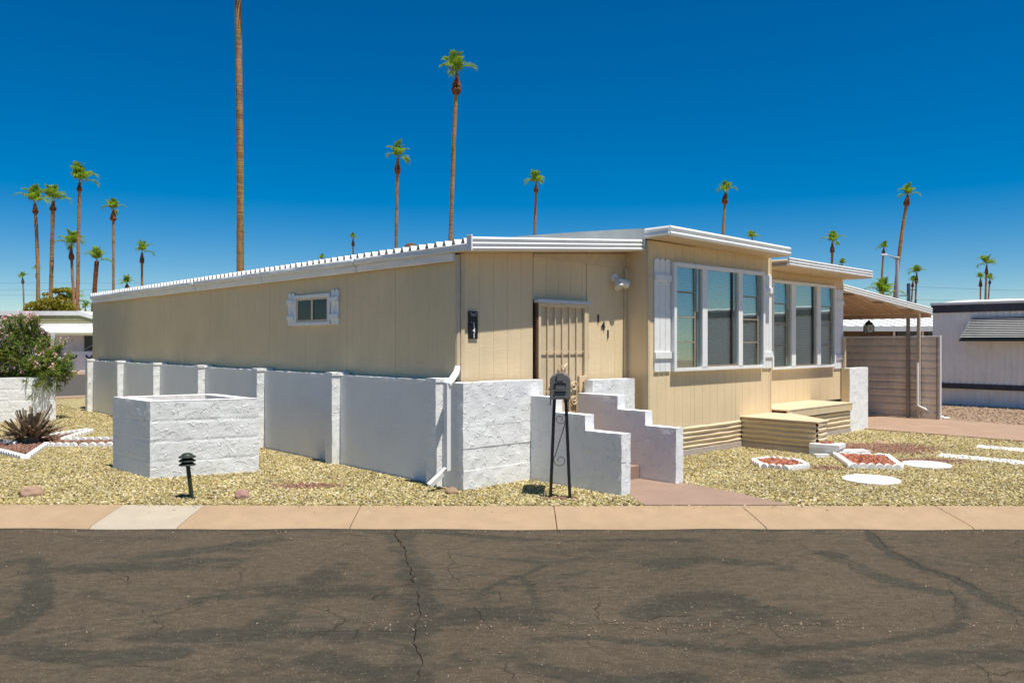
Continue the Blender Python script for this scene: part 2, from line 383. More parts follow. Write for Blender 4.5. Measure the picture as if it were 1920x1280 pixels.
# road: one sheet, finely divided where the camera sees it so that the sealer smears can be stored per vertex
STROKES=[
 (0.26,[(-1.08, 7.44), (-0.83, 6.4), (-0.64, 5.65)]),
 (0.23,[(-0.66, 5.65), (-0.6, 5.15), (-0.57, 4.69), (-0.49, 4.1)]),
 (0.11,[(3.29, 7.46), (3.16, 6.77), (3.17, 6.25), (3.26, 5.9), (3.24, 5.47), (3.29, 5.15)]),
 (0.10,[(0.12, 4.69), (0.5, 4.73), (0.9, 4.65), (1.33, 4.54), (1.84, 4.59), (2.33, 4.73), (2.77, 4.95), (3.06, 5.47)]),
 (0.05,[(0.0, 5.97), (0.1, 5.83), (0.15, 5.47), (0.16, 5.05)]),
 (0.04,[(0.3, 6.33), (0.12, 6.03), (0.0, 5.94), (-0.22, 5.59)]),
 (0.04,[(-0.7, 6.73), (-0.35, 6.53), (0.0, 6.4), (0.3, 6.33), (0.6, 6.48)]),
 (0.25,[(-1.53, 5.0), (-1.46, 5.47), (-1.43, 5.97), (-1.33, 6.25)]),
 (0.19,[(-4.0, 6.25), (-3.84, 6.4), (-3.44, 5.83), (-3.15, 5.25), (-3.11, 4.86)]),
 (0.30,[(-3.58, 6.1), (-2.92, 6.18), (-2.28, 6.33)]),
 (0.20,[(-2.22, 4.69), (-1.72, 4.77), (-1.15, 4.77), (-0.63, 4.73)]),
 (0.17,[(-2.92, 4.57), (-2.4, 4.45), (-1.88, 4.49)]),
 (0.30,[(-2.04, 5.47), (-1.66, 5.65), (-0.97, 5.59)]),
 (0.22,[(-0.37, 5.05), (-0.1, 5.15), (0.13, 5.05)]),
 (0.33,[(0.82, 5.15), (1.35, 5.47), (1.58, 5.15), (1.82, 5.05)]),
 (0.27,[(1.12, 6.25), (1.66, 6.4), (2.14, 6.18)]),
 (0.19,[(2.62, 6.56), (2.74, 5.97), (2.98, 5.59)]),
 (0.23,[(1.52, 4.23), (2.16, 4.38), (2.85, 4.45)]),
 (0.18,[(0.11, 4.3), (0.52, 4.13), (0.94, 4.17)]),
 (0.22,[(-2.89, 6.56), (-2.45, 6.82), (-2.08, 7.09)]),
 (0.12,[(-0.89, 7.39), (0.19, 7.09), (1.6, 7.06)]),
 (0.24,[(-1.05, 4.38), (-0.68, 4.23), (-0.18, 4.45), (0.12, 4.49)]),
]
CRACKS=[
 (0.0154,[(-1.1, 7.46), (-1.02, 7.09), (-0.91, 6.73), (-0.82, 6.33), (-0.74, 5.97), (-0.7, 5.79)]),
 (0.0088,[(-0.7, 5.79), (-0.61, 5.73), (-0.51, 5.65), (-0.37, 5.62), (-0.19, 5.65), (-0.09, 5.59), (-0.05, 5.41)]),
 (0.0088,[(-0.7, 5.79), (-0.82, 5.71), (-0.91, 5.56), (-0.97, 5.41)]),
 (0.0055,[(-0.34, 5.63), (0.0, 5.66), (0.38, 5.67), (0.83, 5.68), (1.28, 5.65), (1.52, 5.45)]),
 (0.0088,[(-0.67, 5.77), (-0.59, 5.15), (-0.57, 4.69), (-0.5, 4.3), (-0.48, 4.1)]),
 (0.0055,[(-2.9, 5.93), (-2.72, 5.66), (-2.37, 5.65), (-1.73, 5.65), (-1.27, 5.62)]),
 (0.0077,[(-3.41, 6.16), (-3.11, 6.13), (-2.88, 5.93), (-2.77, 5.81)]),
 (0.0055,[(-3.51, 5.49), (-3.19, 5.56), (-3.08, 5.63)]),
 (0.0066,[(-2.42, 5.23), (-2.28, 5.1), (-2.17, 4.93), (-2.13, 4.77)]),
 (0.0066,[(-0.28, 5.34), (-0.16, 5.36), (-0.13, 5.38)]),
 (0.0077,[(-0.28, 5.31), (-0.2, 5.1), (-0.11, 4.88)]),
 (0.0088,[(3.29, 7.46), (3.23, 7.13), (3.19, 6.56), (3.18, 6.22), (3.28, 5.93), (3.28, 5.59)]),
 (0.0044,[(2.62, 5.47), (2.82, 5.65), (3.04, 5.71), (3.33, 5.68), (3.67, 5.73)]),
 (0.0077,[(-1.28, 4.79), (-0.83, 4.82), (-0.36, 4.84), (0.13, 4.93), (0.56, 4.92), (1.09, 4.95), (1.61, 4.93), (2.23, 4.92)]),
 (0.0055,[(2.73, 5.25), (2.64, 4.95), (2.72, 4.86), (2.81, 4.69), (3.0, 4.69)]),
 (0.0055,[(-2.78, 4.34), (-2.63, 4.39), (-2.32, 4.35), (-1.82, 4.27)]),
 (0.0055,[(-1.65, 4.15), (-1.45, 4.18), (-1.24, 4.22)]),
 (0.0055,[(1.59, 4.97), (1.59, 4.77), (1.64, 4.65)]),
 (0.0055,[(3.35, 5.47), (3.26, 5.2), (3.12, 4.91)]),
 (0.0044,[(-2.38, 4.69), (-2.37, 4.77), (-2.38, 4.86)]),
 (0.0055,[(0.92, 4.91), (0.95, 4.73), (1.01, 4.61)]),
 (0.0044,[(0.16, 4.79), (0.22, 4.69), (0.31, 4.61)]),
]

def seglist(pts, sub=1):
    return [(np.array(pts[i]), np.array(pts[i + 1])) for i in range(len(pts) - 1)]
def smooth_path(pts, n=8):
    P = [np.array(p, float) for p in pts]
    if len(P) < 3: return P
    P = [2 * P[0] - P[1]] + P + [2 * P[-1] - P[-2]]; o = []
    for i in range(1, len(P) - 2):
        for k_ in range(n):
            t = k_ / n; a, b, c, d = P[i - 1:i + 3]
            o.append(.5 * ((2 * b) + (c - a) * t + (2 * a - 5 * b + 4 * c - d) * t * t + (3 * b - a - 3 * c + d) * t ** 3))
    o.append(P[-2]); return o
xs = np.concatenate([[-1500, -200, -40, -14, -8.5, -7.0], np.arange(-6.6, 6.6001, .03), [7.0, 8.5, 14, 40, 200, 1500]])
yy = np.concatenate([[-60, -12, -4, 0, 1.5, 2.6], np.arange(3.2, 7.471, .03), [7.48]])
XX, YY = np.meshgrid(xs, yy)
seal = np.zeros_like(XX)
inn = (np.abs(XX) < 7) & (YY > 3)
jx = .10 * np.sin(XX * 2.3 + YY * 3.1) + .05 * np.sin(XX * 7.1 - YY * 5.3 + 1) + .02 * np.sin(XX * 19 + YY * 23)
for wd, pts in STROKES:
    pts = smooth_path(pts); d = np.full_like(XX, 9.)
    for a, b in zip(pts[:-1], pts[1:]):
        ab = b - a; L2 = max(1e-9, ab @ ab)
        t = np.clip(((XX - a[0]) * ab[0] + (YY - a[1]) * ab[1]) / L2, 0, 1)
        d = np.minimum(d, np.hypot(XX - a[0] - t * ab[0], YY - a[1] - t * ab[1]))
    hw = wd * .5 * (1 + 1.6 * jx)
    soft = .02 + .10 * min(1, wd / .3)
    seal = np.maximum(seal, np.clip((hw - d) / soft + .5, 0, 1) * (.88 if wd < .2 else .68))
seal = np.where(inn, seal, .4)
edge = np.clip((YY - 7.33) / .1, 0, 1); seal = np.maximum(seal, edge * .7)
ZZ = -.1 + np.where(inn, .004 * np.sin(XX * 1.7 + 1) * np.sin(YY * 2.3) + .003 * np.sin(XX * 5 + YY * 4), 0)
Yj = YY.copy(); last = YY > 7.46
Yj[last] += .012 * np.sin(XX[last] * 9) + .008 * np.sin(XX[last] * 31 + 2) + .006 * np.sin(XX[last] * 71)
lx = XX[-1]; Yj[-1] = Yj[-2] + .012; ZZ[-1] = -.112
Yj = Yj + np.where(YY > 6.5, (YY - 6.5) * .0045 * np.clip(-XX, 0, 12) ** 1.3, 0) * (XX > -14)
nx_, ny_ = len(xs), len(yy)
vs = np.stack([XX, Yj, ZZ], -1).reshape(-1, 3)
ii = np.arange(ny_ - 1)[:, None] * nx_ + np.arange(nx_ - 1)[None]
fs = np.stack([ii, ii + 1, ii + 1 + nx_, ii + nx_], -1).reshape(-1, 4)
me = bpy.data.meshes.new('road'); me.from_pydata(vs.tolist(), [], fs.tolist()); me.materials.append(MATS['asphalt'])
a_ = me.attributes.new('seal', 'FLOAT', 'POINT'); a_.data.foreach_set('value', seal.reshape(-1).astype(np.float32))
me.polygons.foreach_set('use_smooth', [True] * len(me.polygons))
road = link_mesh('road', me); tag(road, 'worn brown asphalt street with cracks and dark sealer smears', None, None, 'structure')

def crack(pts, wd):
    P = []; pts = [np.array(p, float) for p in pts]
    for a, b in zip(pts[:-1], pts[1:]):
        n = max(2, int(np.linalg.norm(b - a) / .035))
        for i in range(n): P.append(a + (b - a) * i / n)
    P.append(pts[-1]); m = MB(); q = []; side = np.random.default_rng(int(abs(pts[0][0]) * 1000) + 3)
    off = 0.0
    for i, p in enumerate(P):
        d = P[min(i + 1, len(P) - 1)] - P[max(i - 1, 0)]; d = d / (np.linalg.norm(d) + 1e-9); nrm = np.array([-d[1], d[0]])
        off = off * .8 + side.normal(0, .008); w2 = wd * .24 * (.2 + 1.2 * side.random()) * (1 if 0 < i < len(P) - 1 else .1)
        c = p + nrm * off; z = -.0935
        q += [(c[0] + nrm[0] * w2, c[1] + nrm[1] * w2, z), (c[0] - nrm[0] * w2, c[1] - nrm[1] * w2, z)]
    m.add(q, [(2 * i, 2 * i + 1, 2 * i + 3, 2 * i + 2) for i in range(len(P) - 1)])
    return m.build('crack', 'crack_dark', road)
for wd, pts in CRACKS: crack(pts, wd)

# rolled kerb cast in slabs
def kerb_y(x): return .0055 * max(0, min(12, -x)) ** 1.6
kerb = empty('kerb'); tag(kerb, 'tan concrete rolled kerb running along the asphalt street', None, None, 'structure')
jts = [-30, -20, -13.6, -9.7, -7.8, -5.85, -3.93, -3.10, -1.52, .42, 2.30, 4.24, 6.15, 8.1, 10, 14, 20, 30]
for a, b in zip(jts[:-1], jts[1:]):
    prof = [(8.04, .002), (7.98, -.004), (7.76, -.040), (7.62, -.064), (7.50, -.086), (7.47, -.105), (7.43, -.13), (7.43, -.2), (8.04, -.2)]
    m = MB(); sl = .10 * (1 if b > -3 else -1) * .5
    n = max(1, int((b - a) / .5)); vs = []
    for i in range(n + 1):
        x = a + .003 + (b - a - .006) * i / n
        for y, z in prof:
            xx = x + (8.04 - y) * (.14 if x > 1.5 else (-.08 if x < -2 else 0)) * 1.0
            vs.append((xx, y + kerb_y(x), z))
    k_ = len(prof); fs = [(i * k_ + j, (i + 1) * k_ + j, (i + 1) * k_ + (j + 1) % k_, i * k_ + (j + 1) % k_) for i in range(n) for j in range(k_)]
    fs += [tuple(range(k_)), tuple(range(n * k_, n * k_ + k_))[::-1]]
    m.add(vs, fs); pale = abs(a + 3.93) < .01
    o = m.build('slab', 'pale_concrete' if pale else 'kerb_concrete', kerb, bevel=.006)
    if pale: o['label'] = 'paler greyish replacement slab in the tan kerb'

def poly_sheet(name, pts, z, mat, label, thick=None):
    m = MB()
    if thick: m.prism(pts, z - thick, z)
    else: m.add([(x, y, z) for x, y in pts], [tuple(range(len(pts)))])
    return tag(m.build(name, mat, bevel=.006 if thick else 0), label, None, None, 'structure')
def wp(t, s): p = W(t, s); return (p.x, p.y)
poly_sheet('gravel_yard', [(-34, 8.30), (-12, 8.28), (-6, 8.12), (-3, 8.06), (0, 8.04), (13.5, 8.04), wp(12.5, -2), wp(12.5, 19), wp(-24, 19)], 0.0, 'gravel_base', 'yellow olive crushed gravel yard around the home')
poly_sheet('driveway', [wp(9.57, 16), wp(9.57, -8.4), wp(12.45, -9.6), wp(12.45, 16)], .018, 'drive_concrete', 'pinkish tan concrete driveway under the carport', .03)
poly_sheet('front_path', [wp(1.20, -.30), wp(1.20, -1.70), (1.28, 8.30), (1.33, 8.045), (2.80, 8.045), (2.62, 8.35), (2.40, 8.75), wp(2.2, -1.70), wp(2.10, -.30)], .014, 'pink_concrete', 'smooth pinkish path between the stepped white walls', .03)
poly_sheet('back_street', [wp(-40, 19.4), wp(60, 19.4), wp(60, 36), wp(-40, 36)], .004, 'street_asphalt', 'side street behind the far end of the home')
poly_sheet('back_kerb', [wp(-40, 18.6), wp(30, 18.6), wp(30, 19.38), wp(-40, 19.38)], .03, 'drive_concrete', 'pinkish concrete kerb along the side street', .05)
poly_sheet('far_kerb', [wp(-40, 36.02), wp(40, 36.02), wp(40, 36.8), wp(-40, 36.8)], .05, 'drive_concrete', 'pinkish concrete kerb on the far side of the side street', .06)
poly_sheet('far_yard', [wp(-60, 36.81), wp(40, 36.81), wp(40, 60), wp(-60, 60)], .02, 'red_gravel_base', 'reddish gravel yard beyond the side street')

# loose stones ------------------------------------------------------------
def stones_group(mat, size, seed):
    ng = bpy.data.node_groups.new('stones_' + mat, 'GeometryNodeTree')
    ng.interface.new_socket('Geometry', in_out='INPUT', socket_type='NodeSocketGeometry')
    ng.interface.new_socket('Geometry', in_out='OUTPUT', socket_type='NodeSocketGeometry')
    N = ng.nodes.new; L = ng.links.new
    gi, go = N('NodeGroupInput'), N('NodeGroupOutput')
    ico = N('GeometryNodeMeshIcoSphere'); ico.inputs['Radius'].default_value = size; ico.inputs['Subdivisions'].default_value = 1
    sm = N('GeometryNodeSetMaterial'); sm.inputs['Material'].default_value = MATS[mat]; L(ico.outputs[0], sm.inputs[0])
    ip = N('GeometryNodeInstanceOnPoints'); L(gi.outputs[0], ip.inputs['Points']); L(sm.outputs[0], ip.inputs['Instance'])
    rv = N('FunctionNodeRandomValue'); rv.data_type = 'FLOAT_VECTOR'; rv.inputs[0].default_value = (-.5, -.5, 0); rv.inputs[1].default_value = (.5, .5, 6.28)
    sv = N('FunctionNodeRandomValue'); sv.data_type = 'FLOAT_VECTOR'; sv.inputs[0].default_value = (.5, .45, .35); sv.inputs[1].default_value = (1.7, 1.3, .95)
    for x, sd_ in ((rv, seed), (sv, seed + 1)): x.inputs['Seed'].default_value = sd_
    L(rv.outputs[0], ip.inputs['Rotation']); L(sv.outputs[0], ip.inputs['Scale']); L(ip.outputs[0], go.inputs[0])
    return ng
def stones(name, pts, size, mat, label, parent=None):
    me = bpy.data.meshes.new(name); me.from_pydata([tuple(p) for p in pts], [], []); me.materials.append(MATS[mat])
    o = link_mesh(name, me, parent); md = o.modifiers.new('stones', 'NODES'); md.node_group = stones_group(mat, size, len(pts) % 97)
    if parent is None: tag(o, label, 'gravel', None, 'stuff')
    else: o['kind'] = 'stuff'
    return o
def inpoly(x, y, P):
    c = np.zeros(x.shape, bool); n = len(P)
    for i in range(n):
        x0, y0 = P[i]; x1, y1 = P[(i + 1) % n]
        k_ = ((y0 > y) != (y1 > y)) & (x < (x1 - x0) * (y - y0) / (y1 - y0 + 1e-12) + x0); c ^= k_
    return c
PL_FRONT = [(-4.34, 9.59), (-3.20, 10.12), (-4.13, 11.05), (-5.20, 10.42)]
PL_OLE = [(-9.60, 16.84), (-10.4, 18.2), (-14.2, 17.0), (-12.9, 14.9)]
BED_A = [(-7.54, 11.79), (-6.78, 11.15), (-7.30, 12.60), (-6.2, 12.55), (-6.2, 13.3), (-7.35, 13.2), (-7.7, 14.5), (-8.0, 13.6), (-8.3, 12.9)]
BED_RECT = [(4.40, 10.40), (5.00, 10.28), (5.27, 11.25), (4.62, 11.46)]
BED_OVAL = [(3.55 + .30 * math.cos(a), 10.62 + .40 * math.sin(a)) for a in np.linspace(0, 6.28, 17)[:-1]]
def yard_points(n, x0, x1, y0, y1):
    x = RNG.uniform(x0, x1, n); y = RNG.uniform(y0, y1, n)
    dx, dy = x - OX, y - OY; t = dx * CA + dy * SA; s = -dx * SA + dy * CA
    ok = y > 8.05 + .0055 * np.clip(-x, 0, 12) ** 1.6 + RNG.normal(0, .012, n)
    ok &= ~((t > .02) & (t < 3.3) & (s > -.27)); ok &= ~((t > 3.2) & (t < 8.95) & (s > -.38)); ok &= ~((t > 8.9) & (s > -.6) & (t < 9.6))
    ok &= ~((t > 6.4) & (s > -.65)); ok &= ~((t > 9.57 + RNG.normal(0, .02, n)))
    ok &= ~((t > 5.55) & (t < 6.3) & (s > -1.6)); ok &= ~((t > 1.08) & (t < 2.22) & (s > -1.66))
    ok &= s < 18.6
    ok &= ~inpoly(x, y, [wp(1.20, -.30), wp(1.20, -1.70), (1.28, 8.30), (1.33, 8.0), (2.80, 8.0), (2.62, 8.35), (2.40, 8.75), wp(2.2, -1.70)])
    for P in (PL_FRONT, PL_OLE, BED_RECT, BED_OVAL, BED_A): ok &= ~inpoly(x, y, P)
    return np.stack([x[ok], y[ok], RNG.uniform(.000, .010, ok.sum())], -1)
P1 = yard_points(200000, -7.5, 8.5, 8.02, 13.0)
P2 = yard_points(70000, -14, 11, 12.5, 24)
P1 = np.concatenate([P1, P2])
def nearc(P, c, rx, ry, fuzz=.35): return ((P[:, 0] - c[0]) / rx) ** 2 + ((P[:, 1] - c[1]) / ry) ** 2 < (1 + RNG.normal(0, fuzz, len(P)))
red = nearc(P1, (-2.35, 9.12), .38, .16) | nearc(P1, (.55, 8.40), .17, .05, .5) | nearc(P1, (4.05, 10.4), .22, .14, .5)
brn = nearc(P1, (5.75, 12.35), .75, .55, .45) | nearc(P1, (5.75, 11.0), .5, .22, .5)
stones('gravel', P1[~(red | brn)], .0138, 'olive_stone', 'loose olive and straw coloured gravel covering the yard')
stones('red_gravel', P1[red], .0155, 'brown_stone', 'scattered reddish lava gravel patches spilled on the olive gravel')
stones('brown_gravel', P1[brn], .016, 'brown_stone', 'brown gravel patch beside the stacked white blocks')
def fill(P, n, z0, z1):
    xs_ = [p[0] for p in P]; ys_ = [p[1] for p in P]; x = RNG.uniform(min(xs_), max(xs_), n); y = RNG.uniform(min(ys_), max(ys_), n); k_ = inpoly(x, y, P)
    return np.stack([x[k_], y[k_], RNG.uniform(z0, z1, k_.sum())], -1)
stones('red_rock', fill(BED_RECT, 2600, .015, .05), .02, 'red_stone', 'red lava rock filling the square scalloped bed')
stones('red_rock', fill(BED_OVAL, 1500, .015, .05), .02, 'red_stone', 'red lava rock filling the small oval bed')
stones('brown_rock', fill(BED_A, 9000, .0, .03), .02, 'brown_stone', 'reddish brown rock in the star shaped bed under the dead plant')
x = RNG.uniform(9.5, 20, 16000); y = RNG.uniform(10, 22, 16000); dx, dy = x - OX, y - OY; t = dx * CA + dy * SA; s = -dx * SA + dy * CA
k_ = (t > 12.5) & (t < 16.95)
poly_sheet('side_yard', [wp(12.46, -9), wp(17.0, -11), wp(17.0, 8), wp(12.46, 8)], .003, 'far_dirt', 'pinkish brown gravel yard beside the neighbouring trailer')
stones('tan_gravel', np.stack([x[k_], y[k_], RNG.uniform(0, .012, k_.sum())], -1), .022, 'tan_stone', 'pinkish tan gravel between the driveway and the neighbouring trailer')
x = np.concatenate([RNG.uniform(-5, 5, 220), RNG.normal(1.2, 1.6, 260), RNG.uniform(-6, 6, 260)]); y = np.concatenate([RNG.uniform(3.9, 7.3, 220), 4.93 + RNG.normal(0, .08, 260), 7.40 - np.abs(RNG.normal(0, .05, 260))])
stones('road_pebbles', np.stack([x, y, np.full(len(x), -.0985)], -1), .0055, 'tan_stone', 'small tan pebbles scattered over the asphalt street')
x = RNG.uniform(-6, 6.2, 260); f = RNG.exponential(.045, 260); f = np.minimum(f, .3)
stones('stray_gravel', np.stack([x, 8.05 - f + .0055 * np.clip(-x, 0, 12) ** 1.6, .006 - f * .155], -1), .009, 'olive_stone', 'stray olive stones spilled onto the back edge of the kerb')
# two ridges of crushed white stone
def ridge(a, b, n, wd):
    u = RNG.uniform(0, 1, n); v = RNG.normal(0, wd, n); a = np.array(a); b = np.array(b); d = b - a; nn = np.array([-d[1], d[0]]) / np.linalg.norm(d)
    p = a + d * u[:, None] + nn * v[:, None] + nn * (.05 * np.sin(u * 9))[:, None]; return np.stack([p[:, 0], p[:, 1], .035 * np.exp(-(v / wd) ** 2) * RNG.random(n) + .004], -1)
stones('white_gravel', ridge((6.15, 11.5), (8.6, 8.9), 4200, .055), .018, 'white_stone', 'nearer line of crushed white stone across the right yard')
stones('white_gravel', ridge((7.25, 12.45), (8.9, 10.4), 2800, .055), .018, 'white_stone', 'farther line of crushed white stone across the right yard')

# ================================================================ the beige home
home = hthing('mobile_home', 0, 0, 'long beige panelled mobile home with white eaves on the corner lot', 'mobile home')
def panel(parent, P, u0, u1, z0, za, zb, groove=.2, mat='beige_siding', th=.022, name='siding_panel', label=None, gd=.0035):
    """one sheet of vertical grooved siding; P(u, w, z) places it, w pointing outwards"""
    u0 += .002; u1 -= .002; pr = [(u0, 0), (u0, th - .003), (u0 + .003, th)]; k_ = 1
    while u0 + groove * k_ < u1 - .04:
        c = u0 + groove * k_; pr += [(c - .004, th), (c - .002, th - gd), (c + .002, th - gd), (c + .004, th)]; k_ += 1
    pr += [(u1 - .003, th), (u1, th - .003), (u1, 0)]
    top = lambda u: za + (zb - za) * (u - u0) / (u1 - u0)
    m = MB().hexa([P(u, w, z0) for u, w in pr], [P(u, w, top(u)) for u, w in pr])
    o = m.build(name, mat, parent)
    if label: o['label'] = label
    return o
def onT(T): return lambda u, w, z: (T - w, u, z)          # outward is -t
def onS(s_): return lambda u, w, z: (u, s_ - w, z)        # outward is -s
# unseen core box added inside the walls to block light leaks
MB().box(.29, 3.2, .10, 14.1, .05, 2.62).box(3.25, 6.5, -.33, 13.8, .1, 3.04).box(6.5, 10.28, .2, 13.8, .1, 2.95).build('wall', 'dark_interior', home)
# long shaded side wall
sb = [.02] + [.15 + 1.155 * i for i in range(1, 12)] + [14.2]
for a, b in zip(sb[2:-1:2], sb[2:-1:2]): MB().box(.2485, .256, a - .006, a + .006, 1.05, 2.6).build('seam_strip', 'beige_trim', home)
for a, b in zip(sb[:-1], sb[1:]): panel(home, onT(.272), a, b, 1.05, 2.62, 2.62, gd=.0014)
MB().box(.26, .4, 14.19, 14.21, .1, 2.7).build('corner_trim', 'beige_trim', home)
# fascia of the side wall: two overlapping bands, each in several lengths
cuts = [-.32, 2.1, 4.9, 7.6, 10.4, 14.0]
for i, (a, b) in enumerate(zip(cuts[:-1], cuts[1:])):
    j = random.uniform(-.004, .004)
    for (T_, s0, z0, z1, tilt) in ((.150, a, 2.668, 2.745, .006), (.186, max(a, .02), 2.572, 2.685, .012)):
        n_s = max(6, int((b - s0) / .07))
        def fb(u, v, T_=T_, s0=s0, z0=z0, z1=z1, tilt=tilt):
            s_ = s0 + .003 + (b - s0 - .003) * u; bul = noise.noise(Vector((s_ * 1.1, v * .8, T_ * 40))) * .010 + noise.noise(Vector((s_ * 3.7, v * 2.2, T_ * 31))) * .007
            return (T_ + j + tilt * (1 - v) - bul * math.sin(v * 3.14) - .004 * math.sin(v * 3.14), s_, z0 + (z1 - z0) * v + .004 * noise.noise(Vector((s_ * .9, z0, 3))))
        o = MB().grid(fb, n_s, 8).build('fascia_board', 'white_metal', home, smooth=True)
        md = o.modifiers.new('thick', 'SOLIDIFY'); md.thickness = .012
# corrugated patio roof: ribs run up from the side eave
def pan_profile(s0, s1, pitch):
    pts = []; n = int(round((s1 - s0) / pitch)); p = (s1 - s0) / n
    for i in range(n):
        a = s0 + i * p; pts += [(a, 0), (a + p * .60, 0), (a + p * .73, .060), (a + p * .85, .060)]
    pts.append((s1, 0)); return pts
pr = pan_profile(-.30, 14.0, .168); m = MB(); vs = []
for t_ in (.14, 1.0, 3.2): vs += [(t_, s_ + .006 * noise.noise(Vector((s_ * 3, t_, 0))), 2.745 + .08 * (t_ - .14) + z_ + .006 * noise.noise(Vector((s_ * 5, t_, 9)))) for s_, z_ in pr]
n = len(pr); m.add(vs, [(r * n + i, r * n + i + 1, (r + 1) * n + i + 1, (r + 1) * n + i) for r in range(2) for i in range(n - 1)])
rf = m.build('roof', 'white_roof', home); rf['label'] = 'white corrugated patio roof sheet'
md = rf.modifiers.new('thick', 'SOLIDIFY'); md.thickness = .007; md.offset = 0
# main roof, a little crowned towards the rear
def rz(s_): x = min(1, max(0, (s_ + .4) / 6)); return .20 * (1 - (1 - x) ** 2)
m = MB()
m.grid(lambda u, v: (3.2 + 3.3 * v, -.36 + 14.14 * u, 3.19 - .035 * v + rz(-.36 + 14.14 * u)), 40, 2)
m.hexa([(3.2, -.75, 3.16), (6.42, -.75, 3.125), (6.42, -.34, 3.125), (3.2, -.34, 3.16)], [(3.2, -.75, 3.19), (6.42, -.75, 3.155), (6.42, -.34, 3.155), (3.2, -.34, 3.19)])
m.grid(lambda u, v: (3.2, -.36 + 14.14 * u, 2.9 + v * (.29 + rz(-.36 + 14.14 * u))), 40, 1)
m.grid(lambda u, v: (6.5, -.36 + 14.14 * u, 2.9 + v * (.29 + rz(-.36 + 14.14 * u))), 40, 1)
o = m.build('roof', 'roof_felt', home); o['label'] = 'pale grey coated roof of the main section'
MB().box(7.0, 10.30, -.40, 13.8, 2.985, 3.02).build('roof', 'white_roof', home)
MB().lathe([(.10, 0), (.10, .12), (.06, .16), (.06, .2), (.14, .2), (.10, .27), (.02, .30)], 12, (2.9, 4.66, 3.12)).build('roof_vent', 'brown_wood', home)

def rib_profile(z0, z1, n=3, d=.022):
    """ribbed fascia seen end on: (outward, z)"""
    pts = [(-.012, z0)]; h = (z1 - z0) / n
    for i in range(n):
        a = z0 + i * h; pts += [(.004, a + .006), (d * .75, a + h * .22), (d, a + h * .5), (d * .75, a + h * .78), (.004, a + h - .006)]
    return pts + [(-.012, z1)]
def ribfascia_s(parent, s_, t0, t1, z0, z1, dz, n=3, name='fascia'):
    pr = [(t0, s_ - a, z) for a, z in rib_profile(z0, z1, n)]
    return MB().sweep(pr, (t0, 0, 0), (t1, 0, dz)).build(name, 'white_metal', parent)
def ribfascia_t(parent, T, s0, s1, z0, z1, n=3, mat='white_metal'):
    pr = [(T - a, s0, z) for a, z in rib_profile(z0, z1, n)]
    return MB().sweep(pr, (0, s0, 0), (0, s1, 0)).build('fascia_return', mat, parent)
_before = set(home.children)
# porch fascia, soffit, walls
ribfascia_s(home, -.39, .055, 3.15, 2.655, 2.812, .235)
MB().box(.035, .058, -.425, -.34, 2.655, 2.83).build('fascia_cap', 'white_metal', home, bevel=.004)
MB().hexa([(.09, -.38, 2.660), (3.15, -.38, 2.893), (3.15, .02, 2.893), (.09, .02, 2.660)], [(.09, -.38, 2.672), (3.15, -.38, 2.905), (3.15, .02, 2.905), (.09, .02, 2.672)]).build('soffit', 'beige_underside', home)
panel(home, onS(-.06), .215, 1.325, .5, 2.668, 2.75, .225)
panel(home, onS(-.06), 1.33, 2.315, 2.17, 2.75, 2.825, .225)
panel(home, onS(-.06), 2.322, 3.16, .5, 2.825, 2.89, .29)
MB().hexa([(1.33, -.094, 2.700), (3.15, -.094, 2.655), (3.15, -.083, 2.655), (1.33, -.083, 2.700)], [(1.33, -.094, 2.74), (3.15, -.094, 2.87), (3.15, -.083, 2.87), (1.33, -.083, 2.74)]).build('header_board', 'beige_trim', home)
MB().box(3.09, 3.19, -.118, -.083, .6, 2.68).build('corner_trim', 'beige_trim', home, bevel=.004)
MB().box(.158, .213, -.10, -.06, 1.1, 2.66).build('corner_trim', 'beige_trim', home, bevel=.004)
# downspout: beige leader on the corner, then white over the low wall and down its face
for o_ in set(home.children) - _before: o_.location = (.08, .08, 0)
MB().tube([(.215, .02, 2.64), (.215, .02, 1.32)], .032, 8).build('downspout', 'beige_metal', home)
MB().tube([(.215, .02, 1.36), (.17, -.01, 1.29), (-.055, -.14, 1.165)], [.034, .038, .038], 8).tube([(-.05, -.13, 1.19), (-.05, -.13, .22)], .037, 4).tube([(-.05, -.13, .25), (-.10, -.10, .19), (-.27, -.09, .075)], .037, 4).build('downspout', 'white_metal', home)
_before = set(home.children)
# door ---------------------------------------------------------------
door = MB().box(1.40, 2.26, -.085, -.06, .52, 2.11).build('door', 'beige_trim', home); door['org'] = (0, 0, 0)
for x0, x1, z0, z1 in ((1.38, 1.425, .52, 2.13), (2.235, 2.285, .52, 2.13), (1.425, 2.235, 2.085, 2.13), (1.425, 2.235, .52, .60)):
    MB().box(x0, x1, -.128, -.098, z0, z1).build('frame', 'beige_metal', door, bevel=.004)
for i in range(5):
    x = 1.425 + (2.235 - 1.425) * (i + 1) / 6 + .0; MB().tube([(x, -.104, .60), (x, -.104, 2.085)], .0105, 4).build('bar', 'beige_metal', door)
for z in (1.52, 1.02, .94): MB().box(1.425, 2.235, -.110, -.100, z - .006, z + .006).build('crossbar', 'beige_metal', door)
def spiral(cx, cz, r, turns, flip=1, up=1, s_=-.108, a0=0):
    return [(cx + flip * r * (1 - i / 22 * .78) * math.cos(a0 + i / 22 * turns * 6.283), s_, cz + up * r * (1 - i / 22 * .78) * math.sin(a0 + i / 22 * turns * 6.283)) for i in range(23)]
for fl in (-1, 1):
    for up in (-1, 1): MB().tube(spiral(1.85 + fl * .20, .98 + up * .085, .07, 1.4, fl, up), .010, 5).build('scroll', 'beige_metal', door)
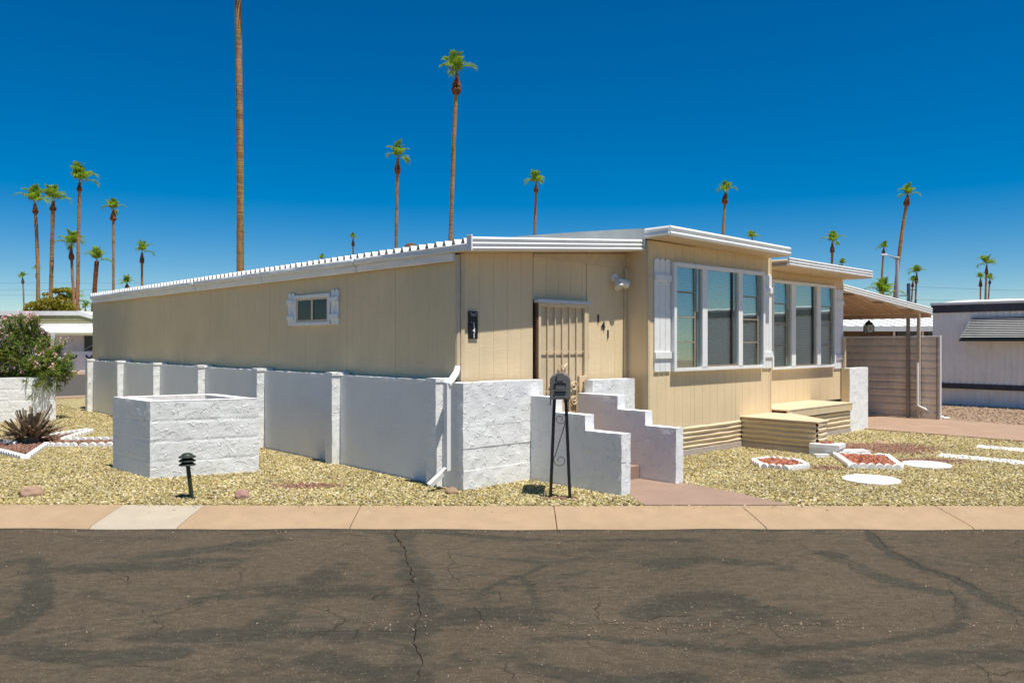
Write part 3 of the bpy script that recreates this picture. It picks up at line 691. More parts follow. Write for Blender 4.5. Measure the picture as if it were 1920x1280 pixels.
MB().tube([(1.76, -.112, 1.12), (1.86, -.112, 1.33), (1.91, -.112, 1.36)], .010, 5).tube([(1.90, -.116, 1.12), (1.80, -.116, 1.33), (1.76, -.116, 1.36)], .010, 5).build('scroll', 'beige_metal', door)
MB().box(2.12, 2.27, -.140, -.098, .86, 1.20).build('lock_plate', 'beige_metal', door, bevel=.004)
MB().tube([(2.195, -.140, 1.115), (2.195, -.157, 1.115), (2.195, -.182, 1.115), (2.195, -.197, 1.115), (2.195, -.206, 1.115)], [.016, .014, .034, .034, .015], 14).build('knob', 'brass', door, smooth=True)
MB().tube([(2.195, -.139, .985), (2.195, -.148, .985)], .030, 14).build('keyhole_cover', 'silver_metal', door)
MB().box(1.348, 1.378, -.120, -.083, .52, 2.15).build('door_casing', 'brown_wood', home); MB().box(2.287, 2.318, -.125, -.083, .52, 2.15).build('door_casing', 'beige_trim', home)  # left casing: brown wood edge, coloured dark to include the shadow strip there
MB().box(1.335, 2.34, -.16, -.083, 2.132, 2.178).build('door_header', 'silver_metal', home, bevel=.004)
MB().box(2.325, 2.35, -.105, -.083, 1.42, 1.49).build('doorbell', 'brass', home, bevel=.003)
for o_ in set(home.children) - _before: o_.location = (.08, .08, 0)
# bay ---------------------------------------------------------------
bb = [3.232, 4.33, 5.43, 6.505]
for a, b in zip(bb[:-1], bb[1:]): panel(home, onS(-.36), a, b, .425, 3.035, 3.03, .2)
panel(home, onT(3.252), -.36, .02, .42, 3.03, 3.03, .5)
MB().box(3.222, 3.262, -.392, -.36, .42, 3.03).build('corner_trim', 'beige_trim', home, bevel=.003)
MB().box(6.48, 6.52, -.39, .15, .42, 3.0).build('corner_trim', 'beige_trim', home, bevel=.003)
ribfascia_s(home, -.765, 3.19, 6.42, 3.055, 3.195, -.035, 2)
ribfascia_t(home, 3.195, -.765, -.36, 3.06, 3.19, 2, 'white_metal')
MB().hexa([(3.2, -.755, 3.050), (6.42, -.755, 3.015), (6.42, -.36, 3.015), (3.2, -.36, 3.050)], [(3.2, -.755, 3.06), (6.42, -.755, 3.025), (6.42, -.36, 3.025), (3.2, -.36, 3.06)]).build('soffit', 'beige_underside', home)
MB().box(6.40, 6.425, -.755, -.36, 3.012, 3.155).build('fascia_return', 'white_metal', home)

def shutter(parent, t0, t1, s_, z0, z1, n=3):
    sh = hpart(parent, 'shutter'); g_ = .006; wd = (t1 - t0 - g_ * (n - 1)) / n
    for i in range(n):
        a = t0 + i * (wd + g_); r = wd / 2
        pr = [(a, s_, z0), (a + wd, s_, z0), (a + wd, s_, z1 - r * .7)] + [(a + r + r * math.cos(q), s_, z1 - r * .7 + r * .7 * math.sin(q)) for q in np.linspace(.3, 2.84, 7)] + [(a, s_, z1 - r * .7)]
        MB().sweep(pr, (0, s_, 0), (0, s_ - .02, 0)).build('board', 'white_wood', sh, org=(0, 0, 0), bevel=.002)
    for z in (z0 + (z1 - z0) * .145, z0 + (z1 - z0) * .83): MB().box(t0 - .004, t1 + .004, s_ - .042, s_ - .021, z - .045, z + .045).build('batten', 'white_wood', sh, org=(0, 0, 0), bevel=.003)
def big_window(s_, t0, t1, z0, z1, left, mid, right, bord=.07, pr=.075):
    """picture window between two louvred lights; s_ is the wall face"""
    f = s_ - pr; m = MB()
    m.box(t0, t1, f, s_, z1 - bord, z1).box(t0, t1, f, s_, z0, z0 + bord * .8).box(t0, t0 + bord, f, s_, z0 + bord * .8, z1 - bord).box(t1 - bord, t1, f, s_, z0 + bord * .8, z1 - bord)
    win = m.build('window', 'white_wood', home, bevel=.004); win['org'] = (0, 0, 0)
    zl, zh = z0 + bord * .8, z1 - bord
    for a, b in ((left[1], mid[0]), (mid[1], right[0])): MB().box(a, b, f - .004, s_ - .002, zl, zh).build('mullion', 'white_wood', win, bevel=.004)
    nb = int((zh - zl) / .03)
    for (a, b) in (left, mid, right):
        m = MB()
        for i in range(nb):
            z = zl + (zh - zl) * i / nb; m.add([(a, s_ - .006, z), (b, s_ - .006, z), (b, s_ - .022, z + .024), (a, s_ - .022, z + .024)], [(0, 1, 2, 3)])
        MB().box(a, b, s_ - .004, s_ - .001, zl, zh).build('window_back', 'dark_interior', win)
        bl = m.build('blind', 'blind_fabric', win); bl['kind'] = 'stuff'
    for (a, b), wide in ((left, .70), (right, .74)):
        c = a + (b - a) * wide
        MB().box(c, c + .035, s_ - .062, s_ - .03, zl, zh).build('mullion', 'window_bronze', win)
        MB().box(c + .035, c + .075, s_ - .050, s_ - .03, zl, zh).build('mullion', 'dark_bronze', win)
        MB().box(c + .075, b, s_ - .040, s_ - .036, zl, zh).build('pane', 'window_glass', win)
        h4 = (zh - zl) / 4
        for i in range(4):
            zz = zl + i * h4; tl = random.uniform(.004, .012)
            MB().hexa([(a, s_ - .052 - tl, zz + .01), (c, s_ - .052 - tl, zz + .01), (c, s_ - .047 - tl, zz + .01), (a, s_ - .047 - tl, zz + .01)],
                      [(a, s_ - .052, zz + h4), (c, s_ - .052, zz + h4), (c, s_ - .047, zz + h4), (a, s_ - .047, zz + h4)]).build('louvre_pane', 'louvre_glass', win)
            MB().box(a, c, s_ - .068, s_ - .045, zz - .004, zz + .016).build('louvre_rail', 'window_bronze', win)
    a, b = mid; c = a + (b - a) * .80
    MB().box(a, c, s_ - .050, s_ - .046, zl + .03, zh).build('pane', 'window_glass', win)
    MB().box(c, c + .045, s_ - .060, s_ - .03, zl, zh).build('mullion', 'dark_bronze', win)
    MB().box(c + .045, b, s_ - .042, s_ - .038, zl, zh).build('pane', 'louvre_glass', win)
    MB().box(a, b, s_ - .062, s_ - .03, zl, zl + .03).build('louvre_rail', 'window_bronze', win)
    return win
home['org'] = (0, 0, 0)
big_window(-.383, 3.735, 6.205, 1.225, 2.765, (3.80, 4.42), (4.55, 5.40), (5.52, 6.14), .06)
shutter(home, 3.35, 3.715, -.384, 1.23, 2.80); shutter(home, 6.225, 6.50, -.384, 1.215, 2.74)
# recessed right section
for a, b in ((6.53, 7.75), (7.75, 9.0), (9.0, 10.29)): panel(home, onS(.172), a, b, .5, 2.92, 2.92, .30)
big_window(.149, 7.40, 9.86, 1.15, 2.745, (7.46, 8.08), (8.23, 9.07), (9.21, 9.80), .055, .07)
shutter(home, 9.89, 10.27, .148, 1.11, 2.69)
ribfascia_s(home, -.43, 7.0, 10.31, 2.925, 3.07, -.03, 3)
ribfascia_t(home, 7.005, -.42, .14, 2.90, 3.04, 2, 'beige_metal')
MB().hexa([(7.01, -.42, 2.915), (10.3, -.42, 2.89), (10.3, .14, 2.89), (7.01, .14, 2.915)], [(7.01, -.42, 2.925), (10.3, -.42, 2.9), (10.3, .14, 2.9), (7.01, .14, 2.925)]).build('soffit', 'beige_underside', home)
MB().box(10.285, 10.31, -.42, .14, 2.885, 3.03).build('fascia_return', 'white_metal', home)
MB().tube([(10.22, .08, .54), (10.22, .08, 1.74)], .034, 8).build('pipe', 'beige_trim', home)
# skirting: horizontally ribbed tan sheets
def skirt(p0, p1, z0, z1, rows, nrm, mat='beige_metal', seed=0):
    p0 = Vector((*p0, 0)); p1 = Vector((*p1, 0)); nv = rows * 6; nu = 36; N_ = Vector((*nrm, 0))
    def fn(u, v):
        f = (v * rows) % 1.0
        off = .034 * (f / .62 if f < .62 else max(0, 1 - (f - .62) / .28))
        p = p0.lerp(p1, u); off += .010 * noise.noise(Vector((p.x * 2.2, p.y * 2.2 + seed, v * 5))) + .004 * noise.noise(Vector((p.x * 7, p.y * 7, v * 9 + seed)))
        q = p + N_ * off; return (q.x, q.y, z0 + (z1 - z0) * v + .006 * noise.noise(Vector((p.x * 3, p.y * 3, seed))))
    return MB().grid(fn, nu, nv).build('skirting', mat, home, smooth=False)
skirt((3.2, -.38), (5.58, -.38), .09, .425, 5, (0, -1), seed=1)
MB().box(3.2, 5.56, -.415, -.375, -.02, .095).build('base_board', 'grey_base_board', home, bevel=.004)
# tongue cover: a blunt wedge sticking out of the front
A_, B_, C_, D_ = (5.60, -.40), (5.63, -1.60), (5.97, -1.57), (6.75, -.52)
MB().prism([(A_[0] - .035, A_[1]), (B_[0] - .035, B_[1] - .03), (C_[0] + .02, C_[1] - .04), (D_[0] + .03, D_[1]), (6.75, -.3), (A_[0] - .035, -.3)], .462, .482).build('tongue_lid', 'beige_metal', home, bevel=.003)
skirt(B_, A_, .09, .462, 5, (-1, .02), seed=4); skirt(C_, B_, .09, .462, 5, (.1, -1), seed=7); skirt(D_, C_, .09, .462, 5, (.8, -.6), seed=9)
MB().prism([(A_[0] - .03, A_[1]), (B_[0] - .03, B_[1] - .02), (B_[0], B_[1] - .02), (A_[0], A_[1])], -.02, .09).build('base_board', 'grey_base_board', home)
MB().prism([(C_[0] + .02, C_[1]), (C_[0] - .01, C_[1] + .02), (B_[0], B_[1] + .01), (B_[0] - .03, B_[1] - .02)], -.02, .085).build('base_board', 'grey_base_board', home)
# step under the right window
MB().box(6.55, 8.93, -.66, .147, .515, .54).build('ledge', 'beige_metal', home, bevel=.004)
MB().box(6.55, 8.93, -.655, -.635, .40, .512).build('ledge_board', 'beige_trim', home, bevel=.003)
skirt((6.6, -.60), (8.93, -.60), .07, .40, 4, (0, -1), seed=12)
MB().box(6.5, 8.93, -.63, -.58, -.02, .07).build('base_board', 'grey_base_board', home)
# small side window
m = MB(); T0 = .249
m.box(T0 - .035, T0, 2.87, 3.91, 2.285, 2.335).box(T0 - .035, T0, 2.87, 3.91, 1.885, 1.935).box(T0 - .035, T0, 2.87, 2.93, 1.935, 2.285).box(T0 - .035, T0, 3.85, 3.91, 1.935, 2.285)
sw = m.build('window', 'white_wood', home, bevel=.004); sw['org'] = (0, 0, 0)
MB().box(T0 - .022, T0 - .001, 2.93, 3.85, 2.255, 2.285).box(T0 - .022, T0 - .001, 2.93, 3.85, 1.935, 1.965).box(T0 - .022, T0 - .001, 2.93, 2.97, 1.965, 2.255).box(T0 - .022, T0 - .001, 3.81, 3.85, 1.965, 2.255).box(T0 - .026, T0 - .001, 3.36, 3.41, 1.965, 2.255).build('frame', 'beige_metal', sw)
MB().box(T0 - .004, T0 - .001, 2.97, 3.81, 1.965, 2.255).build('window_back', 'dark_interior', sw)
for a, b in ((2.97, 3.36), (3.41, 3.81)): MB().box(T0 - .013, T0 - .010, a, b, 1.965, 2.255).build('pane', 'dark_glass', sw)
for a in (2.65, 3.92):
    sh = hpart(home, 'shutter')
    for i in range(2):
        s0 = a + i * .105; pr = [(T0, s0, 1.89), (T0, s0 + .098, 1.89), (T0, s0 + .098, 2.345)] + [(T0, s0 + .049 + .049 * math.cos(q), 2.345 + .035 * math.sin(q)) for q in np.linspace(.3, 2.84, 6)] + [(T0, s0, 2.345)]
        MB().sweep(pr, (T0, 0, 0), (T0 - .02, 0, 0)).build('board', 'white_wood', sh, org=(0, 0, 0), bevel=.002)
    for z in (2.00, 2.24): MB().box(T0 - .042, T0 - .021, a - .008, a + .212, z - .035, z + .035).build('batten', 'white_wood', sh, org=(0, 0, 0), bevel=.003)

# ---------------------------------------------------------------- low white walls
lw = hthing('low_wall', .1, 0, 'long low white plastered wall with seven pilasters along the shaded side of the home', 'wall'); lw['org'] = (.1, 0, 0)
PS = [.09, 2.36, 4.60, 6.90, 9.12, 11.30, 13.52]
for a in PS: MB().rough(-.045, .15, a, a + .17, -.03, 1.222, .045, .006).rough(-.05, .22, a - .01, a + .185, 1.19, 1.232, .05, .004).build('pilaster', 'white_stucco', lw)
for a, b in zip(PS[:-1], PS[1:]): MB().rough(.085, .21, a + .17, b, -.03, 1.195, .09, .003, 5).rough(.080, .212, a + .17, b, 1.165, 1.2, .06, .006).build('wall_panel', 'white_stucco_smooth', lw)
MB().rough(.06, .20, -.1, .09, -.03, 1.19, .05, .004).build('wall_panel', 'white_stucco_smooth', lw)
for i in range(5):
    z0 = -.03 + i * .2440; MB().rough(.06, 1.31, -.27 + random.uniform(-.004, .004), -.10, z0 + (.0 if i else 0), z0 + .2435, .04, .006).build('block_course', 'white_stucco', lw)
def stepwall(t0, t1, tiers, label, name='step_wall'):
    o = hthing(name, (t0 + t1) / 2, tiers[-1][1], label, 'wall')
    for a, b, z in tiers:
        MB().rough(t0, t1, b, a, -.03, z, .04, .0045).build('tier', 'white_stucco_smooth' if False else 'white_stucco', o)
    return o
stepwall(1.10, 1.25, [(-.272, -.65, 1.005), (-.65, -1.14, .83), (-1.14, -1.66, .66)], 'left stepped white wall of the entry stairs, behind the black mailbox legs')
o = stepwall(2.08, 2.22, [(-.132, -.80, .985), (-.80, -1.22, .82), (-1.22, -1.66, .655)], 'right stepped white wall of the entry stairs, beside the pink path')
o2 = hthing('low_wall', 2.6, -.2, 'short white plastered wall between the front door and the window bay', 'wall'); MB().rough(2.222, 3.08, -.27, -.13, -.03, 1.15, .045, .006).build('wall_panel', 'white_stucco', o2)
o3 = hthing('low_wall', 9.3, -.5, 'square white plastered wall end at the right end of the tan ledge', 'wall'); MB().rough(8.945, 9.72, -.60, -.45, -.03, 1.16, .05, .005).build('wall_panel', 'white_stucco', o3)
MB().box(8.935, 8.944, -.59, -.45, .3, 1.14).build('side_shade', 'beige_trim', o3)  # thin beige sheet paints the shaded left side of the white wall
st = hthing('porch_steps', 1.66, -.7, 'pinkish concrete steps between the stepped white walls', 'steps')
for i, (a, b) in enumerate(((-.62, -.11), (-.88, -.62), (-1.14, -.88))): MB().box(1.26, 2.07, a, b, -.02, .51 - .17 * i).build('tread', 'pink_concrete', st, bevel=.006)

# ---------------------------------------------------------------- number sign, digits, lights
def text(body, size, ext, mat, parent, loc, rot, name):
    c = bpy.data.curves.new(name, 'FONT'); c.body = body; c.size = size; c.extrude = ext; c.align_x = 'CENTER'; c.align_y = 'CENTER'; c.offset = size * .025; c.materials.append(MATS[mat])
    t_ = bpy.data.objects.new('tmp', c); COL.objects.link(t_); bpy.context.view_layer.update()
    me = bpy.data.meshes.new_from_object(t_.evaluated_get(bpy.context.evaluated_depsgraph_get())); bpy.data.objects.remove(t_); me.name = name
    if not me.materials: me.materials.append(MATS[mat])
    return link_mesh(name, me, parent, loc, rot)
SH = W(.08, .08) - W(0, 0)
sg = hthing('number_sign', .34, -.083, 'black vertical number plaque reading 141 with a white bird outline', 'sign'); sg.location += SH; sg.location.z = 1.68
sg['org'] = (.34, -.083, 1.68)
MB().box(.272, .408, -.100, -.083, 1.68, 2.0).build('plaque', 'sign_black', sg, bevel=.002)
for i, ch in enumerate('141'): text(ch, .074, .001, 'sign_white', sg, (.008, -.0185, .154 - i * .059), (R(90), 0, 0), 'digit')
MB().tube([(.285, -.1015, 1.982), (.31, -.1015, 1.975), (.335, -.1015, 1.962), (.36, -.1015, 1.975), (.397, -.1015, 1.984)], .0022, 4).tube([(.298, -.1015, 1.955), (.32, -.1015, 1.948), (.34, -.1015, 1.953), (.37, -.1015, 1.95), (.385, -.1015, 1.96)], .0028, 4).tube([(.30, -.1015, 1.878), (.315, -.1015, 1.867), (.335, -.1015, 1.868), (.35, -.1015, 1.875)], .002, 4).build('bird_emblem', 'sign_white', sg)
hn = hthing('house_number', 2.65, -.083, 'three black metal digits 1 4 1 stepping down the beige wall right of the door', 'house number'); hn.location += SH; hn.location.z = 1.74
for ch, t_, z in (('1', 2.55, 1.95), ('4', 2.65, 1.855), ('1', 2.75, 1.745)): text(ch, .15, .004, 'black_metal', hn, (t_ - 2.65, -.008, z - 1.74), (R(90), 0, 0), 'digit')
fl = hthing('flood_light', 2.88, -.083, 'white double flood light under the porch eave', 'lamp'); fl.location += SH; fl.location.z = 2.48; fl['org'] = (2.88, -.083, 2.48)
MB().tube([(2.87, -.083, 2.53), (2.87, -.125, 2.53)], .055, 14).build('base', 'white_plastic', fl, bevel=.006, smooth=False)
for d, nm in (((-.02, -.09, -.13), 0), ((.17, -.05, -.075), 1)):
    p = Vector((2.86 + .03 * nm, -.13, 2.51)); d = Vector(d)
    q = [p, p + d * .18, p + d * .5, p + d * .85, p + d]; h_ = MB().tube(q, [.022, .026, .045, .064, .066], 14).build('lamp_head', 'white_plastic', fl, smooth=True)
    MB().tube([p + d * 1.001, p + d * 1.03], [.058, .045], 14).build('lens', 'lens_glass', h_, org=fl['org'])

# ---------------------------------------------------------------- carport, screen, lantern
cp = hthing('carport', 12.3, -.4, 'tan and white metal carport awning on two posts at the right end of the home', 'carport')
def cz(t_): return 2.69 - (t_ - 10.32) / 2.28 * .44
m = MB(); pr = [(10.32, .16, 2.66), (12.62, -.72, 2.235)]
rp = rib_profile(0, .145, 3)
d = Vector((12.62, -.72)) - Vector((10.32, .16)); nn = Vector((d.y, -d.x)).normalized()
pf = [(10.32 + nn.x * a, .16 + nn.y * a, 2.665 + z) for a, z in rp]
MB().sweep(pf, (0, 0, 0), (d.x, d.y, -.44)).build('fascia', 'white_metal', cp)
for i in range(-3, 24):
    a = .05 + i * .29
    b = a + .286; t0 = 10.32
    if a < .16: t0 = 10.32 + (.17 - a) / .88 * 2.3 + .02
    if t0 > 12.5: continue
    MB().hexa([(t0, a + .03, cz(t0) - .04), (12.6, a + .03, cz(12.6) - .04), (12.6, b - .07, cz(12.6) - .04), (t0, b - .07, cz(t0) - .04)],
              [(t0, a, cz(t0)), (12.6, a, cz(12.6)), (12.6, b, cz(12.6)), (t0, b, cz(t0))]).build('roof_pan', 'tan_pan', cp)
MB().hexa([(10.35, .16, cz(10.35) + .01), (12.6, -.70, cz(12.6) + .01), (12.6, 7, cz(12.6) + .01), (10.35, 7, cz(10.35) + .01)], [(10.35, .16, cz(10.35) + .03), (12.6, -.70, cz(12.6) + .03), (12.6, 7, cz(12.6) + .03), (10.35, 7, cz(10.35) + .03)]).build('roof', 'white_roof', cp)
MB().hexa([(12.602, -.70, 2.16), (12.65, -.70, 2.16), (12.65, 7, 2.16), (12.602, 7, 2.16)], [(12.602, -.70, 2.29), (12.65, -.70, 2.29), (12.65, 7, 2.29), (12.602, 7, 2.29)]).build('end_cap', 'tan_pan', cp)  # end cap added to close the pan gaps where skylight showed through
MB().box(12.26, 12.32, -.60, 7, 2.14, 2.23).build('beam', 'tan_pan', cp, bevel=.004)
for a, mt in ((-.60, 'pale_post'), (-.385, 'grey_post')): MB().box(12.27, 12.33, a, a + .06, 0, 2.14).build('post', mt, cp, bevel=.003)
for a in (3.2, 6.6): MB().box(12.27, 12.33, a, a + .06, 0, 2.14).build('post', 'grey_post', cp)
MB().tube([(12.235, -.57, 1.2), (12.235, -.57, .30), (12.32, -.66, .24), (12.45, -1.03, .05), (12.50, -1.10, .045)], .024, 6).build('downspout', 'white_metal', cp)
sc_ = hthing('metal_screen', 12.38, -.98, 'grey ribbed metal privacy screen behind the carport posts', 'fence')
for i in range(11):
    z = .03 + i * .155; j = random.uniform(-.004, .004)
    m = MB(); prf = [(12.36 + j, -.955, z), (12.352 + j, -.955, z + .012), (12.352 + j, -.955, z + .10), (12.378 + j, -.955, z + .150), (12.40, -.955, z + .150), (12.40, -.955, z)]
    m.sweep(prf, (0, -.955, 0), (0, 5.0, 0)).build('slat', 'grey_screen', sc_)
MB().box(12.345, 12.40, -.985, -.957, 0, 1.765).build('frame', 'white_metal', sc_, bevel=.003); MB().box(12.33, 12.41, -.985, 5.0, 1.742, 1.768).build('frame', 'white_metal', sc_, bevel=.003)
MB().box(12.334, 12.350, -.93, -.905, 0, 1.74).build('frame', 'grey_post', sc_)
ln = hthing('lantern', 12.3, .48, 'black metal lantern hanging from the carport beam', 'lantern'); ln.location.z = 1.83; ln.rotation_euler.z = 0
def lp(m, name, mat, **k): return m.build(name, mat, ln, org=(0, 0, 0), **k)
lp(MB().box(-.085, .085, -.085, .085, 0, .02), 'base', 'black_metal')
lp(MB().lathe([(.088, .185), (.085, .21), (.066, .242), (.03, .262), (.02, .266)], 16), 'dome', 'black_metal')
lp(MB().lathe([(.028, .266), (.03, .285), (.02, .292)], 10).tube([(0, 0, .29), (0, 0, .37)], .003, 5), 'hanger', 'black_metal')
for x_, y_ in ((-1, -1), (1, -1), (1, 1), (-1, 1)): lp(MB().box(x_ * .078 - .007, x_ * .078 + .007, y_ * .078 - .007, y_ * .078 + .007, .02, .19), 'post', 'black_metal')
lp(MB().tube([(-.075, -.082, .025), (.075, -.082, .185)], .004, 4).tube([(.075, -.084, .025), (-.075, -.084, .185)], .004, 4).tube([(-.082, -.075, .025), (-.082, .075, .185)], .004, 4).tube([(-.084, .075, .025), (-.084, -.075, .185)], .004, 4), 'cross_bars', 'black_metal')
lp(MB().box(-.07, .07, -.07, .07, .022, .184), 'pane', 'lens_glass'); lp(MB().lathe([(.03, .02), (.03, .10), (.004, .102)], 12), 'candle', 'white_plastic')

# ---------------------------------------------------------------- neighbouring trailer on the right
nb_ = hthing('trailer_home', 17, -4, 'white ribbed trailer home with dark roof band at the right edge', 'trailer home')
def ribbed(T, s0, s1, z0, z1, pitch=.14, d=.026):
    n = int((s1 - s0) / pitch); pts = []
    for i in range(n):
        a = s0 + i * pitch; pts += [(T, a), (T, a + pitch * .30), (T - d, a + pitch * .62), (T - d, a + pitch * .86)]
    pts.append((T, s0 + n * pitch)); m = MB(); k_ = len(pts)
    m.add([(x, y, z) for z in (z0, z1) for x, y in pts], [(i, i + 1, k_ + i + 1, k_ + i) for i in range(k_ - 1)]); return m
ribbed(17.0, -9, .8, .56, 2.40).build('wall', 'neighbour_white', nb_)
ribbed(17.03, -9, .8, 0, .43, .16).build('skirting', 'neighbour_white', nb_)
MB().box(17.04, 20.4, -8.99, .79, .0, 2.6).build('wall', 'neighbour_white', nb_)
MB().box(16.95, 17.02, -9, .8, .432, .565).build('band', 'neighbour_band', nb_, bevel=.01)
MB().box(16.93, 17.03, -9, .82, 2.40, 2.615).build('band', 'neighbour_band', nb_, bevel=.012)
m = MB().grid(lambda u, v: (16.90 + 3.6 * v, -9 + 9.83 * u, 2.615 + .115 * math.sin(min(1, .25 + (1 - u) * 10) * 1.57) * math.sin(min(1, .05 + v * 6) * 1.57) + .012 * noise.noise(Vector((u * 20, v * 4, 0)))), 60, 24).box(16.9, 16.93, -9, .83, 2.60, 2.66)
m.build('roof', 'white_roof', nb_)
aw = hpart(nb_, 'window_awning')
for i in range(13):
    f = i / 13; z = 2.285 - f * .56; t_ = 16.985 - f * .34
    MB().hexa([(t_, -2.8, z), (t_, -.16 + f * .18, z), (t_ - .052, -.16 + f * .18, z - .012), (t_ - .052, -2.8, z - .012)], [(t_, -2.8, z + .006), (t_, -.16 + f * .18, z + .006), (t_ - .052, -.16 + f * .18, z - .006), (t_ - .052, -2.8, z - .006)]).build('slat', 'neighbour_white', aw, org=nb_['org'])
MB().hexa([(16.97, -2.8, 2.26), (16.97, -.16, 2.26), (16.63, .02, 1.70), (16.63, -2.8, 1.70)], [(16.985, -2.8, 2.25), (16.985, -.16, 2.25), (16.65, .02, 1.69), (16.65, -2.8, 1.69)]).build('backing', 'awning_green', aw, org=nb_['org'])
MB().box(16.595, 16.63, -2.8, .03, 1.655, 1.715).build('edge_bar', 'awning_green', aw, org=nb_['org'])
MB().box(17.0, 17.012, -1.95, -1.85, .12, .20).build('tap', 'black_metal', nb_)

# long low home seen under the carport roof
bh = empty('distant_home', (16.0, 36, 0), R(8), 'low home with white sloping roof seen under the carport roof', 'home')
bh['org'] = (0, 0, 0)
m = MB().grid(lambda u, v: (-6 + 14 * u, -.6 + 3.2 * v, 2.30 + .62 * v), 2, 2); m.build('roof', 'white_roof', bh)
for i in range(24): MB().hexa([(-6 + i * .58, -.6, 2.305), (-5.96 + i * .58, -.6, 2.305), (-5.96 + i * .58, 2.6, 2.93), (-6 + i * .58, 2.6, 2.93)], [(-6 + i * .58, -.6, 2.34), (-5.96 + i * .58, -.6, 2.34), (-5.96 + i * .58, 2.6, 2.965), (-6 + i * .58, 2.6, 2.965)]).build('roof_rib', 'white_roof', bh)
MB().box(-6, 8, -.66, -.6, 2.10, 2.33).build('fascia', 'galvanised', bh)
MB().box(-6, 8, 0, 3, 0, 2.3).build('wall', 'brown_panel', bh)
MB().box(-6, 8, -.05, 0, 0, 1.86).build('wall', 'galvanised', bh)
for x_ in (-3.2, 1.2, 2.6, 4.4): MB().box(x_, x_ + .08, -.10, -.05, 0, 2.1).build('post', 'white_metal', bh)
for x_ in (1.4, 2.9): MB().box(x_, x_ + 1.0, -.07, -.052, 1.86, 2.1).build('window', 'dark_window', bh)

# ---------------------------------------------------------------- neighbour far left
lh = empty('neighbour_home', (-27.0, 45, 0), 0, 'white neighbouring home with pale yellow gable boards behind the pink flowering bush', 'home'); lh['org'] = (0, 0, 0)
MB().box(-14, 5.2, .2, 9, 0, 2.85).build('wall', 'neighbour_white', lh)
MB().hexa([(-14, -.06, 3.12), (2.6, -.06, 3.12), (2.6, 9, 3.12), (-14, 9, 3.12)], [(-14, -.06, 3.36), (2.6, -.06, 3.36), (2.6, 9, 3.42), (-14, 9, 3.42)]).build('roof', 'white_roof', lh)
MB().hexa([(2.6, -.06, 3.14), (7, -.06, 1.95), (7, 9, 1.95), (2.6, 9, 3.14)], [(2.6, -.06, 3.37), (7, -.06, 2.18), (7, 9, 2.18), (2.6, 9, 3.37)]).build('roof', 'white_roof', lh)
for i in range(6):
    z = 2.66 + i * .085; x1 = 7 if i == 0 else min(7, 2.6 + (3.16 - z) * 3.7); MB().hexa([(-1.6, -.02, z), (x1, -.02, z), (x1, .2, z), (-1.6, .2, z)], [(-1.6, .05, z + .082), (x1, .05, z + .082), (x1, .2, z + .082), (-1.6, .2, z + .082)]).build('lap_board', 'yellow_lap', lh)
MB().box(-3, 7, -.04, .2, 2.32, 2.655).build('wall', 'neighbour_white', lh)
MB().hexa([(.5, -.05, 2.42), (7, -.05, 2.42), (7, -1.7, 2.06), (1.9, -1.7, 2.06)], [(.5, -.05, 2.48), (7, -.05, 2.48), (7, -1.7, 2.12), (1.9, -1.7, 2.12)]).build('porch_roof', 'white_roof', lh)
MB().box(1.9, 7, -1.74, -1.7, 1.98, 2.125).build('fascia', 'yellow_lap', lh)
MB().box(-1.2, 1.0, .14, .199, .2, 2.2).build('window', 'dark_window', lh)
MB().box(2.9, 6, .10, .199, 1.15, 1.95).build('window', 'dark_window', lh)
MB().box(2.75, 2.9, .06, .199, 1.0, 2.0).build('window_frame', 'white_wood', lh)
MB().tube([(2.9, .08, 1.2), (4.4, .08, 1.95)], .02, 4).tube([(4.0, .08, 1.15), (4.0, .08, 1.95)], .02, 4).build('window_bars', 'white_wood', lh)
for x_ in (3.05, 3.9, 4.6): MB().tube([(x_ + .16 * math.cos(a), -1.3, .90 + .16 * math.sin(a)) for a in np.linspace(3.14, 6.28, 9)], .045, 5).build('ornament', 'black_metal', lh)
MB().box(2.4, 7, -1.28, -1.22, .0, 1.1).build('low_fence', 'neighbour_white', lh)
MB().box(2.55, 2.68, -2.6, -2.45, -.3, 2.06).build('post', 'white_wood', lh)

car = empty('parked_car', (-24.6, 38.5, 0), R(8), 'pale parked car half hidden behind the flowering bush at the left edge', 'car'); car['org'] = (0, 0, 0)
pr = [(-2.2, 0, .35), (2.2, 0, .35), (2.25, 0, .75), (2.1, 0, .9), (1.1, 0, .98), (.5, 0, 1.42), (-1.1, 0, 1.46), (-1.8, 0, 1.0), (-2.2, 0, .9)]
MB().sweep(pr, (0, 0, 0), (0, 1.7, 0)).build('body', 'car_white', car, bevel=.05)
MB().hexa([(.98, -.01, .99), (.46, -.01, 1.38), (-.2, -.01, 1.40), (-.2, -.01, .99)], [(.98, 1.71, .99), (.46, 1.71, 1.38), (-.2, 1.71, 1.40), (-.2, 1.71, .99)]).build('window', 'dark_window', car)
MB().hexa([(-.3, -.01, .99), (-.3, -.01, 1.40), (-1.05, -.01, 1.41), (-1.6, -.01, 1.0)], [(-.3, 1.71, .99), (-.3, 1.71, 1.40), (-1.05, 1.71, 1.41), (-1.6, 1.71, 1.0)]).build('window', 'dark_window', car)
for x_ in (-1.35, 1.4):
    for y_ in (.0, 1.52): MB().tube([(x_, y_ - .03, .32), (x_, y_ + .2, .32)], .32, 18).build('wheel', 'rubber', car)

